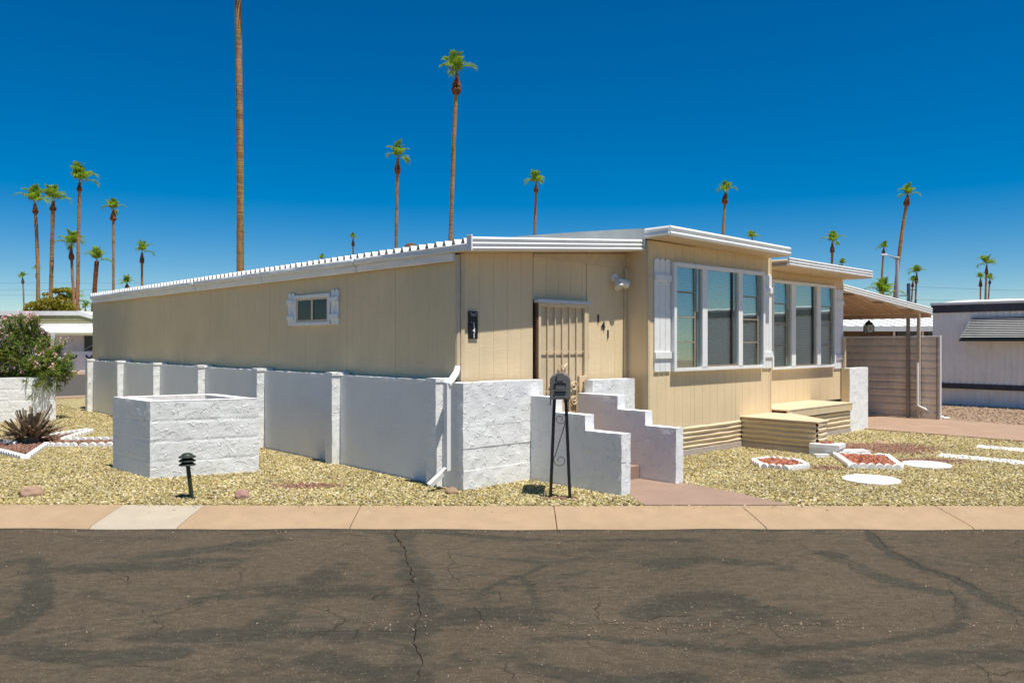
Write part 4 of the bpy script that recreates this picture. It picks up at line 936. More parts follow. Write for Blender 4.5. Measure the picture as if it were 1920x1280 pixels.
# ---------------------------------------------------------------- mailbox
mb = empty('mailbox', (.505, 8.39, 0), R(-4), 'grey arched mailbox on two black splayed legs with iron scrolls', 'mailbox'); mb['org'] = (0, 0, 0)
def arch(w_, h_, z0, y, n=12):
    r = w_ / 2; pts = [(-r, y, z0), (r, y, z0), (r, y, z0 + h_ - r * .62)]
    pts += [(r * math.cos(a), y, z0 + h_ - r * .62 + r * .62 * math.sin(a)) for a in np.linspace(0, math.pi, n)[1:-1]]; return pts + [(-r, y, z0 + h_ - r * .62)]
MB().sweep(arch(.20, .255, 1.055, 0), (0, .0, 0), (0, .46, 0)).build('body', 'mailbox_side', mb, bevel=.006)
dr = MB().sweep(arch(.218, .268, 1.045, 0), (0, -.004, 0), (0, -.035, 0)).build('door', 'mailbox_plastic', mb, bevel=.008)
MB().box(-.035, .037, -.050, -.034, 1.235, 1.322).build('handle', 'mailbox_plastic', dr, bevel=.004, org=(0, 0, 0))
MB().box(-.052, .058, -.037, -.0345, 1.148, 1.216).build('recess', 'black_metal', dr, org=(0, 0, 0)); MB().box(-.046, .052, -.0395, -.0375, 1.150, 1.206).build('recess', 'mailbox_plastic', dr, org=(0, 0, 0))  # black box laid on the door paints the shade inside the recess
for z in (1.218, 1.132, 1.068): MB().box(-.06, .066, -.047, -.034, z, z + .008).build('ridge', 'mailbox_plastic', dr, bevel=.003, org=(0, 0, 0))
MB().box(-.058, .064, -.037, -.0345, 1.118, 1.130).build('recess', 'black_metal', dr, org=(0, 0, 0))  # black strip paints the shade below the ridge
for sx in (-1, 1):
    MB().hexa([(sx * .104 - .016, .02, -.05), (sx * .104 + .016, .02, -.05), (sx * .104 + .016, .052, -.05), (sx * .104 - .016, .052, -.05)],
              [(sx * .060 - .017, .02, 1.05), (sx * .060 + .017, .02, 1.05), (sx * .060 + .017, .052, 1.05), (sx * .060 - .017, .052, 1.05)]).build('leg', 'black_metal', mb)
def sp(cx, cz_, r, a0, a1, turns_shrink=.72, n=26): return [(cx + r * (1 - i / (n - 1) * turns_shrink) * math.cos(a0 + (a1 - a0) * i / (n - 1)), .035, cz_ + r * (1 - i / (n - 1) * turns_shrink) * math.sin(a0 + (a1 - a0) * i / (n - 1))) for i in range(n)]
MB().tube(sp(.0, .835, .062, -2.6 + 3.6, -2.6 - 5.2), .0035, 5).build('scroll', 'black_metal', mb)
MB().tube(sp(-.0, .40, .072, 2.5, 2.5 + 7.6), .0035, 5).build('scroll', 'black_metal', mb)
tw = [(.055 - .11 * f + .004 * math.sin(f * 60), .035 + .004 * math.cos(f * 60), .80 - .36 * f) for f in np.linspace(0, 1, 40)]
MB().tube(tw, .005, 5).build('twisted_rod', 'black_metal', mb)
MB().tube([(-.10, .03, 1.04), (-.104, .03, .98)], .006, 5).build('flag_stub', 'black_metal', mb)

# ---------------------------------------------------------------- path light
pl = empty('path_light', (-3.375, 8.40, 0), 0, 'dark green three tier garden path light leaning beside the kerb', 'garden light'); pl['org'] = (0, 0, 0)
MB().tube([(.02, 0, -.05), (-.03, 0, .36)], .022, 10).build('post', 'dark_green_metal', pl)
def tier(z, r, nm): return MB().lathe([(.03, z - .002), (r, z - .012), (r, z - .004), (r * .75, z + .012), (.03, z + .028)], 20, (-.035, 0, 0)).build(nm, 'dark_green_metal', pl)
tier(.365, .085, 'shade'); tier(.405, .085, 'shade'); MB().lathe([(.03, .372), (.03, .46)], 12, (-.035, 0, 0)).build('lens', 'lens_glass', pl)
MB().lathe([(.088, .435), (.088, .443), (.06, .458), (.05, .472), (.03, .480), (.005, .484)], 20, (-.035, 0, 0)).build('cap', 'dark_green_metal', pl)
MB().lathe([(.06, -.005), (.055, .012), (.025, .016)], 14, (.0, 0, 0)).build('base', 'dark_green_metal', pl)

# ---------------------------------------------------------------- boulders
def rock(name, loc, dims, mat, label, seed, flat=0.):
    b = bmesh.new(); bmesh.ops.create_icosphere(b, subdivisions=4, radius=1)
    for v_ in b.verts:
        p = v_.co.copy(); f = 1 + .22 * noise.noise(p * 1.1 + Vector((seed, 0, 0))) + .07 * noise.noise(p * 3 + Vector((0, seed, 0))) + .02 * noise.noise(p * 8)
        p *= f
        if flat: p = Vector([max(-flat, min(flat, c)) if i != 2 else c for i, c in enumerate(p)])
        v_.co = Vector((p.x * dims[0], p.y * dims[1], p.z * dims[2] + dims[2] * .55))
    me = bpy.data.meshes.new(name); b.to_mesh(me); b.free(); me.materials.append(MATS[mat]); me.polygons.foreach_set('use_smooth', [True] * len(me.polygons))
    o = link_mesh(name, me, None, loc, (0, 0, seed)); return tag(o, label, 'rock')
rock('boulder', (-5.13, 8.55, -.02), (.135, .10, .085), 'tan_rock', 'rounded tan boulder by the kerb at the left edge of the gravel', .3)
rock('boulder', (-2.84, 8.42, -.02), (.115, .09, .075), 'pink_rock', 'angular pinkish boulder on the gravel right of the path light', 1.9, .78)
rock('boulder', (-.655, 8.66, -.01), (.075, .075, .055), 'brown_rock', 'small smooth brown stone at the corner of the white wall under the downspout', 4.1)
rock('flat_stone', (5.98, 12.97, -.04), (.15, .10, .055), 'tan_rock', 'flat orange tan stone lying on the gravel in front of the driveway', 2.6)

# ---------------------------------------------------------------- round stepping discs
for (x_, y_, r, lab) in ((4.25, 9.47, .32, 'round white stepping stone nearest the street, alone on the gravel'), (5.50, 10.62, .30, 'round white stepping stone touching the right side of the square red rock bed')):
    o = MB().lathe([(r, -.02), (r, .022), (r - .012, .03), (r * .5, .031), (.02, .031)], 40).build('stepping_stone', 'white_concrete'); o.location = (x_, y_, 0); tag(o, lab, 'stepping stone', 'round white stepping stones')

# ---------------------------------------------------------------- white blocks by the tongue
def block(c, d, rz, z0, z1, label, name='concrete_block'):
    m = MB().rough(-d[0] / 2, d[0] / 2, -d[1] / 2, d[1] / 2, 0, z1 - z0, .04, .003); o = m.build(name, 'white_concrete'); o.location = (c[0], c[1], z0); o.rotation_euler.z = rz
    return tag(o, label, 'block', 'white concrete blocks by the tongue cover')
block((4.57, 11.62), (.30, .40), R(52), -.02, .055, 'lowest white block of the stack at the tip of the tan tongue cover')
block((4.57, 11.62), (.31, .39), R(50), .057, .115, 'middle white block of the stack at the tip of the tan tongue cover')
block((4.58, 11.62), (.33, .42), R(53), .117, .172, 'top white block of the stack, with red rock on it')
block((4.40, 11.38), (.20, .09), R(8), -.01, .05, 'small white block leaning at the foot of the stacked white blocks')
block((4.98, 11.72), (.46, .20), R(12), -.02, .06, 'long low white block between the stack and the square red rock bed')
stones('red_rock', np.stack([4.55 + RNG.normal(0, .06, 40), 11.66 + RNG.normal(0, .06, 40), .18 + .01 * RNG.random(40)], -1), .016, 'red_stone', 'few red rocks lying on the top white block')

# ---------------------------------------------------------------- scalloped edging
def edging(p0, p1, n, label, bed, h=.075, th=.05):
    p0 = Vector((*p0, 0)); p1 = Vector((*p1, 0)); L_ = (p1 - p0).length; m = MB(); pt = L_ / n
    m.box(0, L_, -th / 2, th / 2, -.03, h * .35)
    for i in range(n):
        c = (i + .5) * pt; r = pt * .5; a = np.linspace(0, math.pi, 9)
        pr = [(c + r * math.cos(q), -th / 2 - .008, h * .2 + (h * .8) * math.sin(q) ** .8 if 0 < q < 3.14 else h * .2) for q in a] + [(c - r, -th / 2 - .008, -.03), (c + r, -th / 2 - .008, -.03)]
        m.sweep(pr, (0, -th / 2 - .008, 0), (0, th / 2 + .008, 0))
    o = m.build('edging_block', 'white_concrete', bevel=.003); o.location = p0; o.rotation_euler.z = math.atan2(p1.y - p0.y, p1.x - p0.x)
    o.rotation_euler.x = random.uniform(-.05, .05)
    return tag(o, label, 'garden edging', bed)
Q = 'edging of the square red rock bed'
edging(BED_RECT[0], BED_RECT[1], 6, 'white scalloped edging along the street side of the square red rock bed', Q)
edging(BED_RECT[1], BED_RECT[2], 9, 'white scalloped edging on the stepping stone side of the square red rock bed', Q)
edging(BED_RECT[3], BED_RECT[2], 4, 'white scalloped edging at the back of the square red rock bed', Q)
edging(BED_RECT[0], BED_RECT[3], 12, 'white scalloped edging on the white block side of the square red rock bed', Q)
Q = 'edging ring of the small oval red rock bed'
names = ['right end', 'rear right', 'rear left', 'left end', 'street side left', 'street side right']
vv = [(3.55 + .34 * math.cos(a), 10.62 + .42 * math.sin(a)) for a in np.linspace(-.55, -.55 + 2 * math.pi, 7)[:-1]]
for i in range(6): edging(vv[i], vv[(i + 1) % 6], 4, 'curved white scalloped edging at the %s of the small oval red rock bed' % names[i], Q, .07)
Q = 'edging of the star shaped bed round the dead plant'
for a, b, n, lab in (((-7.75, 11.95), (-6.82, 11.16), 12, 'front left arm of the bed edging below the dead spiky plant'), ((-6.76, 11.16), (-7.32, 12.60), 11, 'front right arm of the bed edging below the dead spiky plant'),
                     ((-7.26, 12.50), (-6.80, 12.50), 4, 'short straight piece of bed edging right of the dead spiky plant'), ((-6.74, 12.46), (-6.0, 12.58), 6, 'straight piece of bed edging running behind the left corner of the plaster planter'),
                     ((-7.38, 13.18), (-6.2, 13.30), 10, 'rear straight bed edging nearest the plaster planter'), ((-7.98, 13.62), (-7.72, 14.60), 8, 'rear left arm of the bed edging pointing at the flowering bush'),
                     ((-7.42, 13.20), (-7.60, 14.50), 10, 'rear right arm of the bed edging pointing at the low wall'), ((-8.35, 12.95), (-7.85, 12.66), 5, 'left piece of bed edging lying by the dead spiky plant at the left edge')):
    edging(a, b, n, 'scalloped ' + lab, Q, .075)

# ---------------------------------------------------------------- plaster block planters
def planter(P, z1, courses, th, label, soil):
    o = empty('planter', (P[0][0], P[0][1], 0), 0, label, 'planter'); o['org'] = (P[0][0], P[0][1], 0)
    P = [Vector((*p, 0)) for p in P]; n = len(P); C_ = sum(P, Vector()) / n
    I = []
    for i in range(n):
        a = (P[i] - P[i - 1]).normalized(); b = (P[(i + 1) % n] - P[i]).normalized(); na = Vector((-a.y, a.x, 0)); nb2 = Vector((-b.y, b.x, 0))
        bis = (na + nb2).normalized(); I.append(P[i] + bis * th / max(.3, bis.dot(na)))
    zs = np.linspace(-.04, z1, courses + 1)
    def D(p, amp=.007): return p + noise.noise_vector(p * 7) * amp * .7 + noise.noise_vector(p * 20) * amp * .35
    for c in range(courses):
        m = MB(); a, b = zs[c], zs[c + 1]
        for i in range(n):
            A, B, AI, BI = P[i], P[(i + 1) % n], I[i], I[(i + 1) % n]; nu = max(4, int((B - A).length / .05)); ed = (B - A).normalized(); nrm = Vector((-ed.y, ed.x, 0))
            j = random.uniform(-.003, .003)
            def fo(u, v, A=A, B=B, nrm=nrm, j=j):
                p = A.lerp(B, u) + Vector((0, 0, a + (b - a) * v)); e_ = 1 if (v < .01 or v > .99) else 0
                ins = (.0035 if noise.noise(Vector((p.x * 2.2, p.y * 2.2, c * 7.0 + (v > .5)))) > -.15 else .001) * e_ if not (c == courses - 1 and v > .5) else 0
                cf = min(1, min(u, 1 - u) * nu); return D(p) + nrm * (ins + j) * cf
            m.grid(fo, nu, 8)
            m.grid(lambda u, v: D(AI.lerp(BI, u) + Vector((0, 0, a + (b - a) * v))), nu, 4)
            if c == courses - 1: m.grid(lambda u, v: D(A.lerp(B, u).lerp(AI.lerp(BI, u), v) + Vector((0, 0, b)), .004), nu, 3)
        m.build('block_course', 'white_stucco', o, weld=.0005)
    m = MB(); m.add([(p.x, p.y, z1 - .10) for p in I], [tuple(range(n))]); m.build('soil', 'far_dirt', o)
    return o
planter(PL_FRONT, .93, 4, .17, 'empty white plastered block planter standing on the gravel left of the home', True)
planter([PL_OLE[3], PL_OLE[0], PL_OLE[1], PL_OLE[2]], .90, 4, .2, 'white plastered block planter holding the pink flowering bush', True)

# ---------------------------------------------------------------- oleander bush
ol = empty('flowering_bush', (-10.9, 17.3, .8), 0, 'bushy green oleander with pink blossoms growing out of the left planter', 'bush'); ol['org'] = (-10.9, 17.3, .8)
rg = np.random.default_rng(5); lm, fm, sm = MB(), MB(), MB()
lobes = [((-12.0, 17.2, 1.55), (.9, .7, .62)), ((-11.0, 17.3, 1.7), (.85, .7, .5)), ((-10.2, 17.1, 1.35), (.75, .6, .58)), ((-9.75, 17.0, 1.12), (.50, .5, .50)), ((-10.5, 17.1, 2.08), (.36, .35, .22)), ((-11.5, 17.2, 1.98), (.5, .4, .26)), ((-9.85, 16.75, .80), (.36, .3, .40)), ((-12.3, 17.2, 1.95), (.5, .4, .3)), ((-10.95, 16.95, 1.15), (.8, .45, .45))]
tips = []
for (c, rad), n in zip(lobes, (90, 120, 110, 80, 46, 56, 34, 50, 90)):
    for _ in range(n):
        d_ = rg.normal(size=3); d_ /= np.linalg.norm(d_); r_ = rg.uniform(.35, 1.0) ** .55; tips.append(np.array(c) + d_ * np.array(rad) * r_)
base = [np.array((x_, 17.4, .82)) for x_ in (-11.9, -11.2, -10.6, -10.2)]
for i, tp in enumerate(tips):
    b0 = base[int(np.argmin([abs(b_[0] - tp[0]) for b_ in base]))]; dr_ = tp - b0; L_ = np.linalg.norm(dr_); dr_ /= L_
    dr_ = dr_ + np.array((0, 0, .35 if tp[2] > 1.0 else -.5)); dr_ /= np.linalg.norm(dr_)
    if i % 9 == 0:
        mid = (b0 + tp) / 2 + np.array((0, 0, -.1)); sm.tube([b0, mid, tp], [.022, .014, .006], 5)
    ln_ = rg.uniform(.22, .42); st_ = tp - dr_ * ln_
    sm.tube([st_, tp], [.006, .003], 3, cap=False)
    for k_ in range(24):
        f = k_ / 24; p = st_ + dr_ * ln_ * f; s1 = rg.normal(size=3); s1 -= s1.dot(dr_) * dr_; s1 /= np.linalg.norm(s1)
        ld = s1 * .8 + dr_ * rg.uniform(.3, .9) + np.array((0, 0, rg.uniform(-.25, .15))); ld /= np.linalg.norm(ld); sd_ = np.cross(ld, dr_); sd_ /= np.linalg.norm(sd_) + 1e-9
        l_ = rg.uniform(.08, .145); w_ = rg.uniform(.008, .013); q = p + ld * l_ * .5 + np.array((0, 0, .006)); e_ = p + ld * l_ - np.array((0, 0, .012))
        lm.add([p, q + sd_ * w_, e_, q - sd_ * w_], [(0, 1, 2, 3)])
    if (tp[2] > .95 and rg.random() < .15) or (tp[2] > 1.95 and rg.random() < .45):
        for _ in range(int(rg.integers(5, 12))):
            c = tp + dr_ * .03 + rg.normal(size=3) * .035; nn_ = rg.normal(size=3) + np.array((0, -.6, .8)); nn_ /= np.linalg.norm(nn_); a_ = np.cross(nn_, (0, 0, 1.)); a_ /= np.linalg.norm(a_) + 1e-9; b_ = np.cross(nn_, a_); r_ = rg.uniform(.014, .022)
            for q in range(5):
                t1, t2 = q * 1.2566, q * 1.2566 + .9
                fm.add([c, c + (a_ * math.cos(t1) + b_ * math.sin(t1)) * r_ + nn_ * .006, c + (a_ * math.cos(t2) + b_ * math.sin(t2)) * r_ + nn_ * .006], [(0, 1, 2)])
sm.build('stem', 'wood_stem', ol)
o = lm.build('foliage', 'oleander_leaf', ol); o['kind'] = 'stuff'
o = fm.build('blossom', 'blossom', ol); o['kind'] = 'stuff'

# ---------------------------------------------------------------- dead spiky plant
dp = empty('dead_agave', (-7.80, 12.95, 0), 0, 'dead grey brown spiky plant in the star shaped bed at the left', 'plant')
bl_m = []
for v_ in range(5):
    m = MB(); n = 5; L_ = 1.0; q = []; cv = rg.uniform(-.06, .16)
    for i in range(n + 1):
        f = i / n; w_ = .075 * (1 - f * .6) * (.75 if i == 0 else 1); z = cv * f * f; tw = .3 * f * (v_ - 2) * .3; jx = rg.normal(0, .006)
        q += [(f * L_, -w_ + jx, z + .02 + tw * w_), (f * L_, jx, z), (f * L_, w_ + jx, z + .02 - tw * w_)]
    m.add(q, [(3 * i + j, 3 * i + 3 + j, 3 * i + 4 + j, 3 * i + 1 + j) for i in range(n) for j in range(2)])
    me = m.mesh('leaf', 'dead_leaf'); bl_m.append(me)
for i in range(120):
    el = R(4 + 82 * (i / 120) ** 1.3 + rg.uniform(-6, 6)); azm = i * 2.39996 + rg.uniform(-.3, .3); sz = rg.uniform(.34, .52) * (1.05 if rg.random() < .15 else .9)
    o = link_mesh('leaf', bl_m[i % 5], dp, (.05 * math.cos(azm), .05 * math.sin(azm), rg.uniform(.02, .16)), (rg.uniform(-.4, .4), -el, azm), (sz, sz * 1.0, sz * .9))
    md = o.modifiers.new('thick', 'SOLIDIFY'); md.thickness = .02
MB().lathe([(.16, 0), (.15, .12), (.08, .2), (.02, .24)], 12).build('stump', 'dead_leaf', dp)

# ================================================================ palms
def frond_mesh(seed, e0, e1, n=13):
    """fan leaf of unit reach: a costa that rises at e0 and arches over to e1, a folded blade and hanging leaflet tips"""
    r_ = np.random.default_rng(seed); m = MB(); P = []; T = []; x = z = 0.0; N_ = 24; yb = r_.uniform(-.08, .08)
    for i in range(N_ + 1):
        f = i / N_; e = R(e0 + (e1 - e0) * max(0, (f - .25) / .75) ** 1.4); P.append(np.array((x, yb * f * f, z))); T.append(np.array((math.cos(e), 0, math.sin(e)))); x += math.cos(e) / N_; z += math.sin(e) / N_
    for i in range(n):
        f = .34 + .66 * (i / (n - 1)) ** .9; k_ = min(N_, int(f * N_)); c, t = P[k_], T[k_]
        for sd in (-1, 1):
            fl = (i / (n - 1)); L_ = .40 * (.72 + .55 * math.sin(3.1 * (fl * .8 + .15))) * r_.uniform(.88, 1.1)
            fwd = .35 + .95 * fl; up = np.array((-t[2], 0, t[0]))
            d = t * fwd + np.array((0, sd * (1.0 - .55 * fl), 0)) + up * (.30 - .1 * fl); d /= np.linalg.norm(d)
            w_ = np.cross(d, up); w_ /= np.linalg.norm(w_) + 1e-9; w0, w1 = .030, .030
            a = c + d * L_ * .08; b = c + d * L_ * .55 - np.array((0, 0, .02)); g = c + d * L_ * .88 - np.array((0, 0, .09)); tip = g + d * L_ * .06 - np.array((0, 0, r_.uniform(.10, .24)))
            m.add([a - w_ * w0, a + w_ * w0, b - w_ * w1 * 1.15, b + w_ * w1 * 1.15, g - w_ * .012, g + w_ * .012, tip], [(0, 1, 3, 2), (2, 3, 5, 4), (4, 5, 6)])
    me = m.mesh('frond', 'palm_leaf'); b = bmesh.new(); b.from_mesh(me); me.materials.append(MATS['petiole'])
    q = []
    for k_ in range(0, N_ + 1, 3):
        w_ = .020 * (1 - .75 * k_ / N_); q.append([b.verts.new(tuple(P[k_] + np.array(o))) for o in ((0, -w_, 0), (0, w_, 0), (0, 0, -w_ * 1.4))])
    for a, c in zip(q[:-1], q[1:]):
        for u, v in ((0, 1), (1, 2), (2, 0)): fc = b.faces.new([a[u], a[v], c[v], c[u]]); fc.material_index = 1
    b.to_mesh(me); b.free(); return me
FR = [[frond_mesh(20 + i, 84, 55), frond_mesh(25 + i, 72, 10), frond_mesh(30 + i, 54, -25), frond_mesh(36 + i, 30, -50)] for i in range(3)]
def palm(x, y, h, lean, rc, rt, sl, sr, label, seed, nf=10, wind=0.0, thick_boots=False, low=20, spread=1.20, group='palms standing beyond the homes'):
    r_ = np.random.default_rng(seed); o = empty('palm_tree', (x, y, 0), 0, label, 'palm tree', group); o['org'] = (0, 0, 0)
    top = Vector((lean, 0, h)); hs_ = h - sl * .55; nseg = max(10, min(46, int(h / .5))) if y > 50 else 150
    def P(z): f = z / h; return Vector((lean * f ** 1.6 + .10 * math.sin(f * 5 + seed) * f * (1 - f), .08 * math.sin(f * 4 + seed * 2) * f, z))
    pts = [P(hs_ * i / nseg) for i in range(nseg + 1)]
    rad = [rt * (1.35 - .35 * min(1, i / nseg * 6) - .14 * i / nseg) * (1 + (.05 if y > 50 else .032) * r_.normal()) for i in range(nseg + 1)]
    tk = MB().tube(pts, rad, 10).build('trunk', 'palm_boots' if thick_boots else 'palm_bark', o, smooth=True)
    if sl > .3:
        n = 9; ps = [P(h - sl + sl * i / n) for i in range(n + 1)]; prof = [.75, 1.0, 1.08, 1.0, .9, .78, .66, .54, .44, .36]
        m = MB().tube(ps, [max(rt * .8, sr * p * r_.uniform(.88, 1.14)) for p in prof], 9)
        for _ in range(26):
            f = r_.uniform(0, .75); c = P(h - sl + sl * f); a = r_.uniform(0, 6.28); rr = sr * prof[int(f * n)]; d_ = Vector((math.cos(a), math.sin(a), r_.uniform(.1, .9)))
            q = c + Vector((math.cos(a), math.sin(a), 0)) * rr * .85; sd_ = Vector((-math.sin(a), math.cos(a), 0)) * .05 * sr / .3
            m.add([q - sd_, q + sd_, q + d_ * sr * .5], [(0, 1, 2)])
        m.build('leaf_base_skirt', 'palm_boots', o)
    big = rc / y * 1500 > 12
    mm = None
    if not big:
        mm = bmesh.new()
    for i in range(nf):
        f = (i + .5) / nf; cls = min(3, int(f * 3.999 * (1.0 if low < 10 else (.80 if low < 30 else .70)))); azm = i * 2.39996 + r_.uniform(-.4, .4) + seed
        if wind:
            tgt = 0 if wind > 0 else math.pi; dlt = (azm - tgt + math.pi) % (2 * math.pi) - math.pi; azm = tgt + dlt * (1 - .45 * abs(wind))
        sz = rc * spread * r_.uniform(.90, 1.12); fm_ = FR[(i + seed) % 3][cls]
        mat_ = Matrix.Translation(P(h - .05)) @ Matrix.Rotation(azm, 4, 'Z') @ Matrix.Rotation(r_.uniform(-.14, .14), 4, 'X') @ Matrix.Rotation(r_.uniform(-.12, .12), 4, 'Y') @ Matrix.Scale(sz, 4)
        if big:
            q = link_mesh('frond', fm_, o); q.matrix_local = mat_
        else:
            t_ = bmesh.new(); t_.from_mesh(fm_); t_.transform(mat_); me_ = bpy.data.meshes.new('tmp'); t_.to_mesh(me_); t_.free(); mm.from_mesh(me_); bpy.data.meshes.remove(me_)
    if not big:
        me = bpy.data.meshes.new('crown'); mm.to_mesh(me); mm.free(); me.materials.append(MATS['palm_leaf']); me.materials.append(MATS['petiole']); link_mesh('crown', me, o)
    return o
PALMS = [
 (-44.3, 75.0, 14.50, -.40, 1.30, .175, .90, .25, 'tall palm with a dense bushy crown, leftmost of the tall palms at the left', dict(wind=.2)),
 (-45.1, 78.1, 15.30, .36, 1.25, .208, .94, .29, 'tall stout trunked palm between the leftmost tall palm and the tallest slim one', dict(wind=.3)),
 (-36.4, 67.0, 14.91, .18, 1.25, .156, .71, .20, 'tallest slim palm of the left cluster, its crown above the others', dict(wind=.4)),
 (-51.9, 104.2, 18.66, -.07, 1.25, .191, 1.32, .38, 'slim palm with a round brown knob, right of the tallest palm at the left', dict(wind=-.2)),
 (-42.7, 78.1, 10.87, -.36, 1.25, .156, 1.30, .23, 'shorter palm with a long brown skirt behind the tallest slim palm at the left', {}),
 (-46.9, 89.3, 10.58, .60, 1.25, .283, 0, .27, 'palm with a thick shaggy trunk rising at the far end of the home roof', dict(thick_boots=True, nf=9)),
 (-48.1, 104.2, 13.18, -.07, 1.25, .174, 1.39, .28, 'palm with a long dark skirt rising alone above the far part of the side eave', dict(wind=.4, nf=9)),
 (-72.1, 150.0, 12.45, -.10, 1.30, .25, .80, .40, 'low palm crown just showing above the far part of the side eave', {}),
 (-91.3, 150.0, 13.65, -.50, .90, .15, 1.10, .25, 'small distant palm standing alone at the far left', {}),
 (-89.3, 150.0, 14.95, .30, .85, .15, 1.40, .25, 'small distant palm half hidden behind the trunk of the leftmost tall palm', {}),
 (-51.3, 93.8, 6.15, -.25, 1.5, .156, .75, .25, 'low bushy palm at the foot of the left cluster above the neighbouring gable', dict(low=-5, nf=11)),
 (-79.9, 150.0, 7.95, -.10, 1.1, .10, 1.00, .20, 'tiny low palm beside the far corner of the home', dict(low=0, nf=8)),
 (-15.6, 46.0, 23.12, -.20, 1.4, .215, .92, .37, 'thick bare palm trunk that runs out of the top of the picture', {}),
 (-5.0, 62.5, 22.48, .71, 1.28, .177, 1.58, .35, 'tallest palm with its crown in view, leaning right behind the porch roof', dict(nf=9, low=30, wind=0)),
 (-11.4, 78.1, 19.46, .26, 1.25, .182, 1.46, .31, 'palm with a dark skirt left of the tallest leaning palm', dict(nf=9)),
 (2.6, 98.7, 21.06, .39, 1.30, .197, 1.05, .30, 'palm with a neat crown above the middle of the porch roof', dict(low=10)),
 (30.3, 117.2, 23.52, 1.02, 1.25, .234, 1.72, .43, 'palm with a knobbly skirt behind the window bay eave', dict(low=10, wind=.2)),
 (-29.9, 150.0, 20.85, .10, .9, .15, 1.40, .30, 'small distant palm above the middle of the side eave', {}),
 (45.0, 150.0, 20.95, 0, 1.25, .175, 1.00, .25, 'small palm crown peeping over the right part of the bay eave', dict(low=15)),
 (41.5, 104.2, 14.43, .21, 1.28, .174, 1.25, .28, 'palm with a waisted dark skirt above the lower right eave', {}),
 (61.9, 150.0, 16.05, 0, .9, .15, 1.00, .20, 'tiny palm crown just above the lower right eave', {}),
 (53.9, 113.6, 22.33, 2.35, 1.28, .265, 1.44, .42, 'tall palm leaning right beside the street lamp pole', dict(low=5)),
 (68.9, 150.0, 19.05, .80, 1.05, .20, 1.00, .30, 'palm with a small crown beside the arm of the street lamp', dict(wind=-.3)),
 (43.5, 93.8, 6.90, .06, 1.7, .125, .38, .19, 'low spiky palm just above the carport fascia', dict(low=0, nf=11)),
 (75.4, 150.0, 14.35, .50, 1.35, .175, 1.80, .30, 'taller palm of the pair right of the street lamp', dict(nf=9)),
 (74.6, 150.0, 12.85, .60, .85, .15, 1.00, .25, 'shorter palm of the pair right of the street lamp', {}),
 (69.3, 117.2, 12.74, .23, 1.28, .156, 1.25, .23, 'tallest palm of the trio above the neighbouring trailer', dict(nf=9)),
 (87.8, 150.0, 13.45, 0, .95, .15, 1.60, .30, 'left short palm of the trio above the neighbouring trailer', {}),
 (88.8, 150.0, 13.25, .80, .95, .15, .80, .25, 'right short leaning palm of the trio above the neighbouring trailer', {}),
 (-35.7, 150.0, 17.05, 0, .75, .125, .80, .20, 'tiny palm crown just above the ribs of the patio roof', {}),
]
for i, p in enumerate(PALMS): palm(*p[:9], 3 + i * 7, **p[9])

# ---------------------------------------------------------------- yellow green tree behind the left home
tr = empty('shade_tree', (-41.5, 72, 0), 0, 'round yellow green tree behind the neighbouring home at the left', 'tree'); tr['org'] = (0, 0, 0)
MB().tube([(0, 0, 0), (.1, 0, 1.2), (.2, 0, 2.2)], [.22, .18, .14], 8).tube([(.2, 0, 2.1), (1.0, .2, 3.6), (1.6, .2, 5.2)], [.10, .07, .03], 6).tube([(.15, 0, 2.0), (-.8, 0, 3.2), (-1.2, 0, 3.9)], [.10, .06, .03], 6).build('trunk', 'palm_trunk', tr)
m = MB()
for (cx, cy, cz_, rx, rz_, n) in ((-1.5, 0, 4.55, .9, .75, 420), (-.2, 0, 4.9, 1.1, .8, 460), (.9, 0, 4.95, 1.0, .8, 460), (1.8, 0, 4.5, .9, .6, 300), (.5, 0, 6.2, .45, .25, 90), (1.2, 0, 6.25, .6, .22, 110), (-.5, 0, 5.9, .3, .13, 40), (1.0, 0, 5.6, .5, .35, 120), (-.2, 0, 3.7, 2.0, .7, 500)):
    for _ in range(n * 2):
        d_ = rg.normal(size=3); d_ /= np.linalg.norm(d_); c = np.array((cx, cy, cz_)) + d_ * np.array((rx, rx * .8, rz_)) * rg.uniform(.3, 1) ** .5
        a_, b_ = rg.normal(size=3), rg.normal(size=3); a_ = a_ / np.linalg.norm(a_) * .13; b_ = b_ / np.linalg.norm(b_) * .08; m.add([c - a_, c + b_, c + a_, c - b_], [(0, 1, 2, 3)])
o = m.build('crown', 'olive_leaf', tr); o['kind'] = 'stuff'

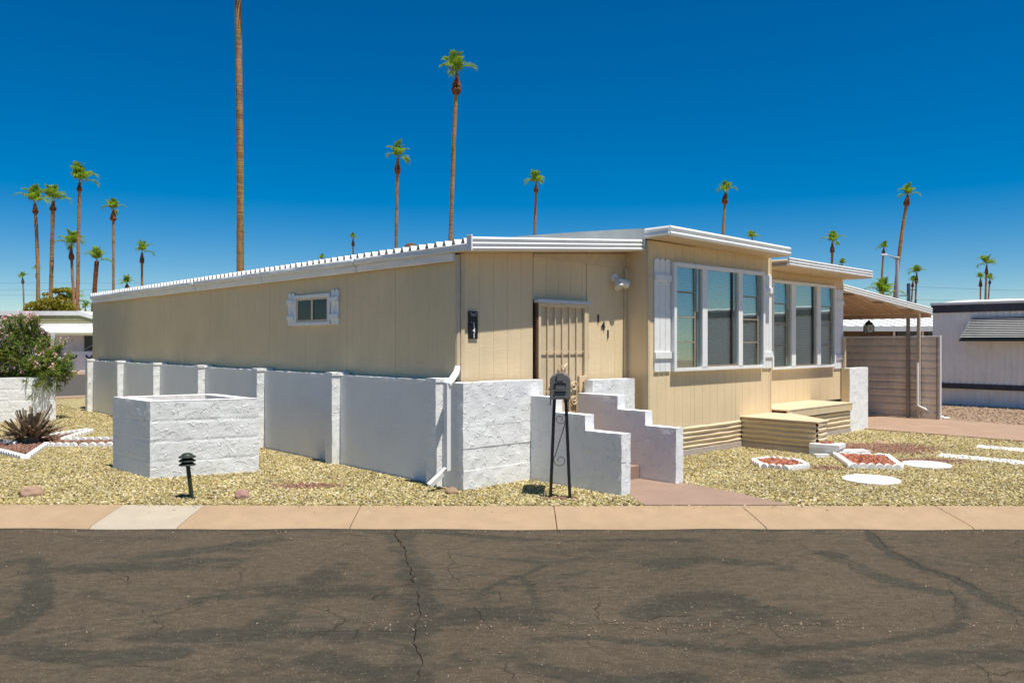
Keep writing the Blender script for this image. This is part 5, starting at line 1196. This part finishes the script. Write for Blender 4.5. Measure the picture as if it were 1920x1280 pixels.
# ---------------------------------------------------------------- street lamp, utility pole, wires, vent
sl_ = empty('street_lamp', (28.9, 60, 0), 0, 'grey street lamp with a short arm behind the carport', 'street lamp'); sl_['org'] = (0, 0, 0)
MB().tube([(0, 0, 0), (0, 0, 4), (0, 0, 7.9)], [.17, .15, .13], 10).build('pole', 'galvanised', sl_)
MB().tube([(0, 0, 7.85), (-.5, 0, 8.05), (-.95, 0, 8.16)], .045, 6).tube([(0, 0, 7.7), (-.5, 0, 8.03)], .025, 5).build('arm', 'galvanised', sl_)
MB().hexa([(-1.25, -.10, 8.10), (-.75, -.12, 8.08), (-.75, .12, 8.08), (-1.25, .10, 8.10)], [(-1.2, -.06, 8.22), (-.75, -.07, 8.22), (-.75, .07, 8.22), (-1.2, .06, 8.22)]).build('lamp_head', 'galvanised', sl_, bevel=.02)
MB().lathe([(.17, 7.86), (.17, 7.95), (.10, 8.0)], 10).build('cap', 'galvanised', sl_)
up_ = empty('utility_pole', (69.4, 140, 0), 0, 'blue grey utility pole with insulators beside the pair of palms at the right', 'pole'); up_['org'] = (0, 0, 0)
MB().tube([(0, 0, 0), (0, 0, 11.8)], [.36, .30], 8).build('pole', 'blue_grey_pole', up_)
MB().box(-1.9, 0, -.08, .08, 9.6, 9.75).box(0, 1.4, -.08, .08, 10.6, 10.72).box(0, 1.4, -.08, .08, 8.4, 8.52).build('crossarm', 'blue_grey_pole', up_)
MB().tube([(-1.8, 0, 8.9), (-1.8, 0, 10.2)], .14, 6).tube([(1.3, 0, 10.7), (1.3, 0, 11.2)], .12, 6).tube([(1.3, 0, 8.5), (1.3, 0, 9.0)], .12, 6).build('insulator', 'blue_grey_pole', up_)
for i, (a, b, lab) in enumerate((((-130, 150, 12.9), (-20, 150, 13.0), 'top power line crossing the sky at the left'), ((-130, 150, 11.6), (-20, 150, 11.9), 'middle power line crossing the sky at the left'), ((-130, 150, 10.5), (-20, 150, 11.0), 'lowest power line crossing the sky at the left'),
                                 ((70.7, 140, 11.2), (150, 140, 9.6), 'upper power line running right from the utility pole'), ((70.7, 140, 9.0), (150, 140, 8.4), 'lower power line running right from the utility pole'))):
    A_, B_ = Vector(a), Vector(b); pts = [A_.lerp(B_, f) - Vector((0, 0, 1.0 * 4 * f * (1 - f) * .4)) for f in np.linspace(0, 1, 12)]
    tag(MB().tube(pts, .022, 4).build('power_line', 'wire'), 'thin dark ' + lab, 'wire', 'power lines')
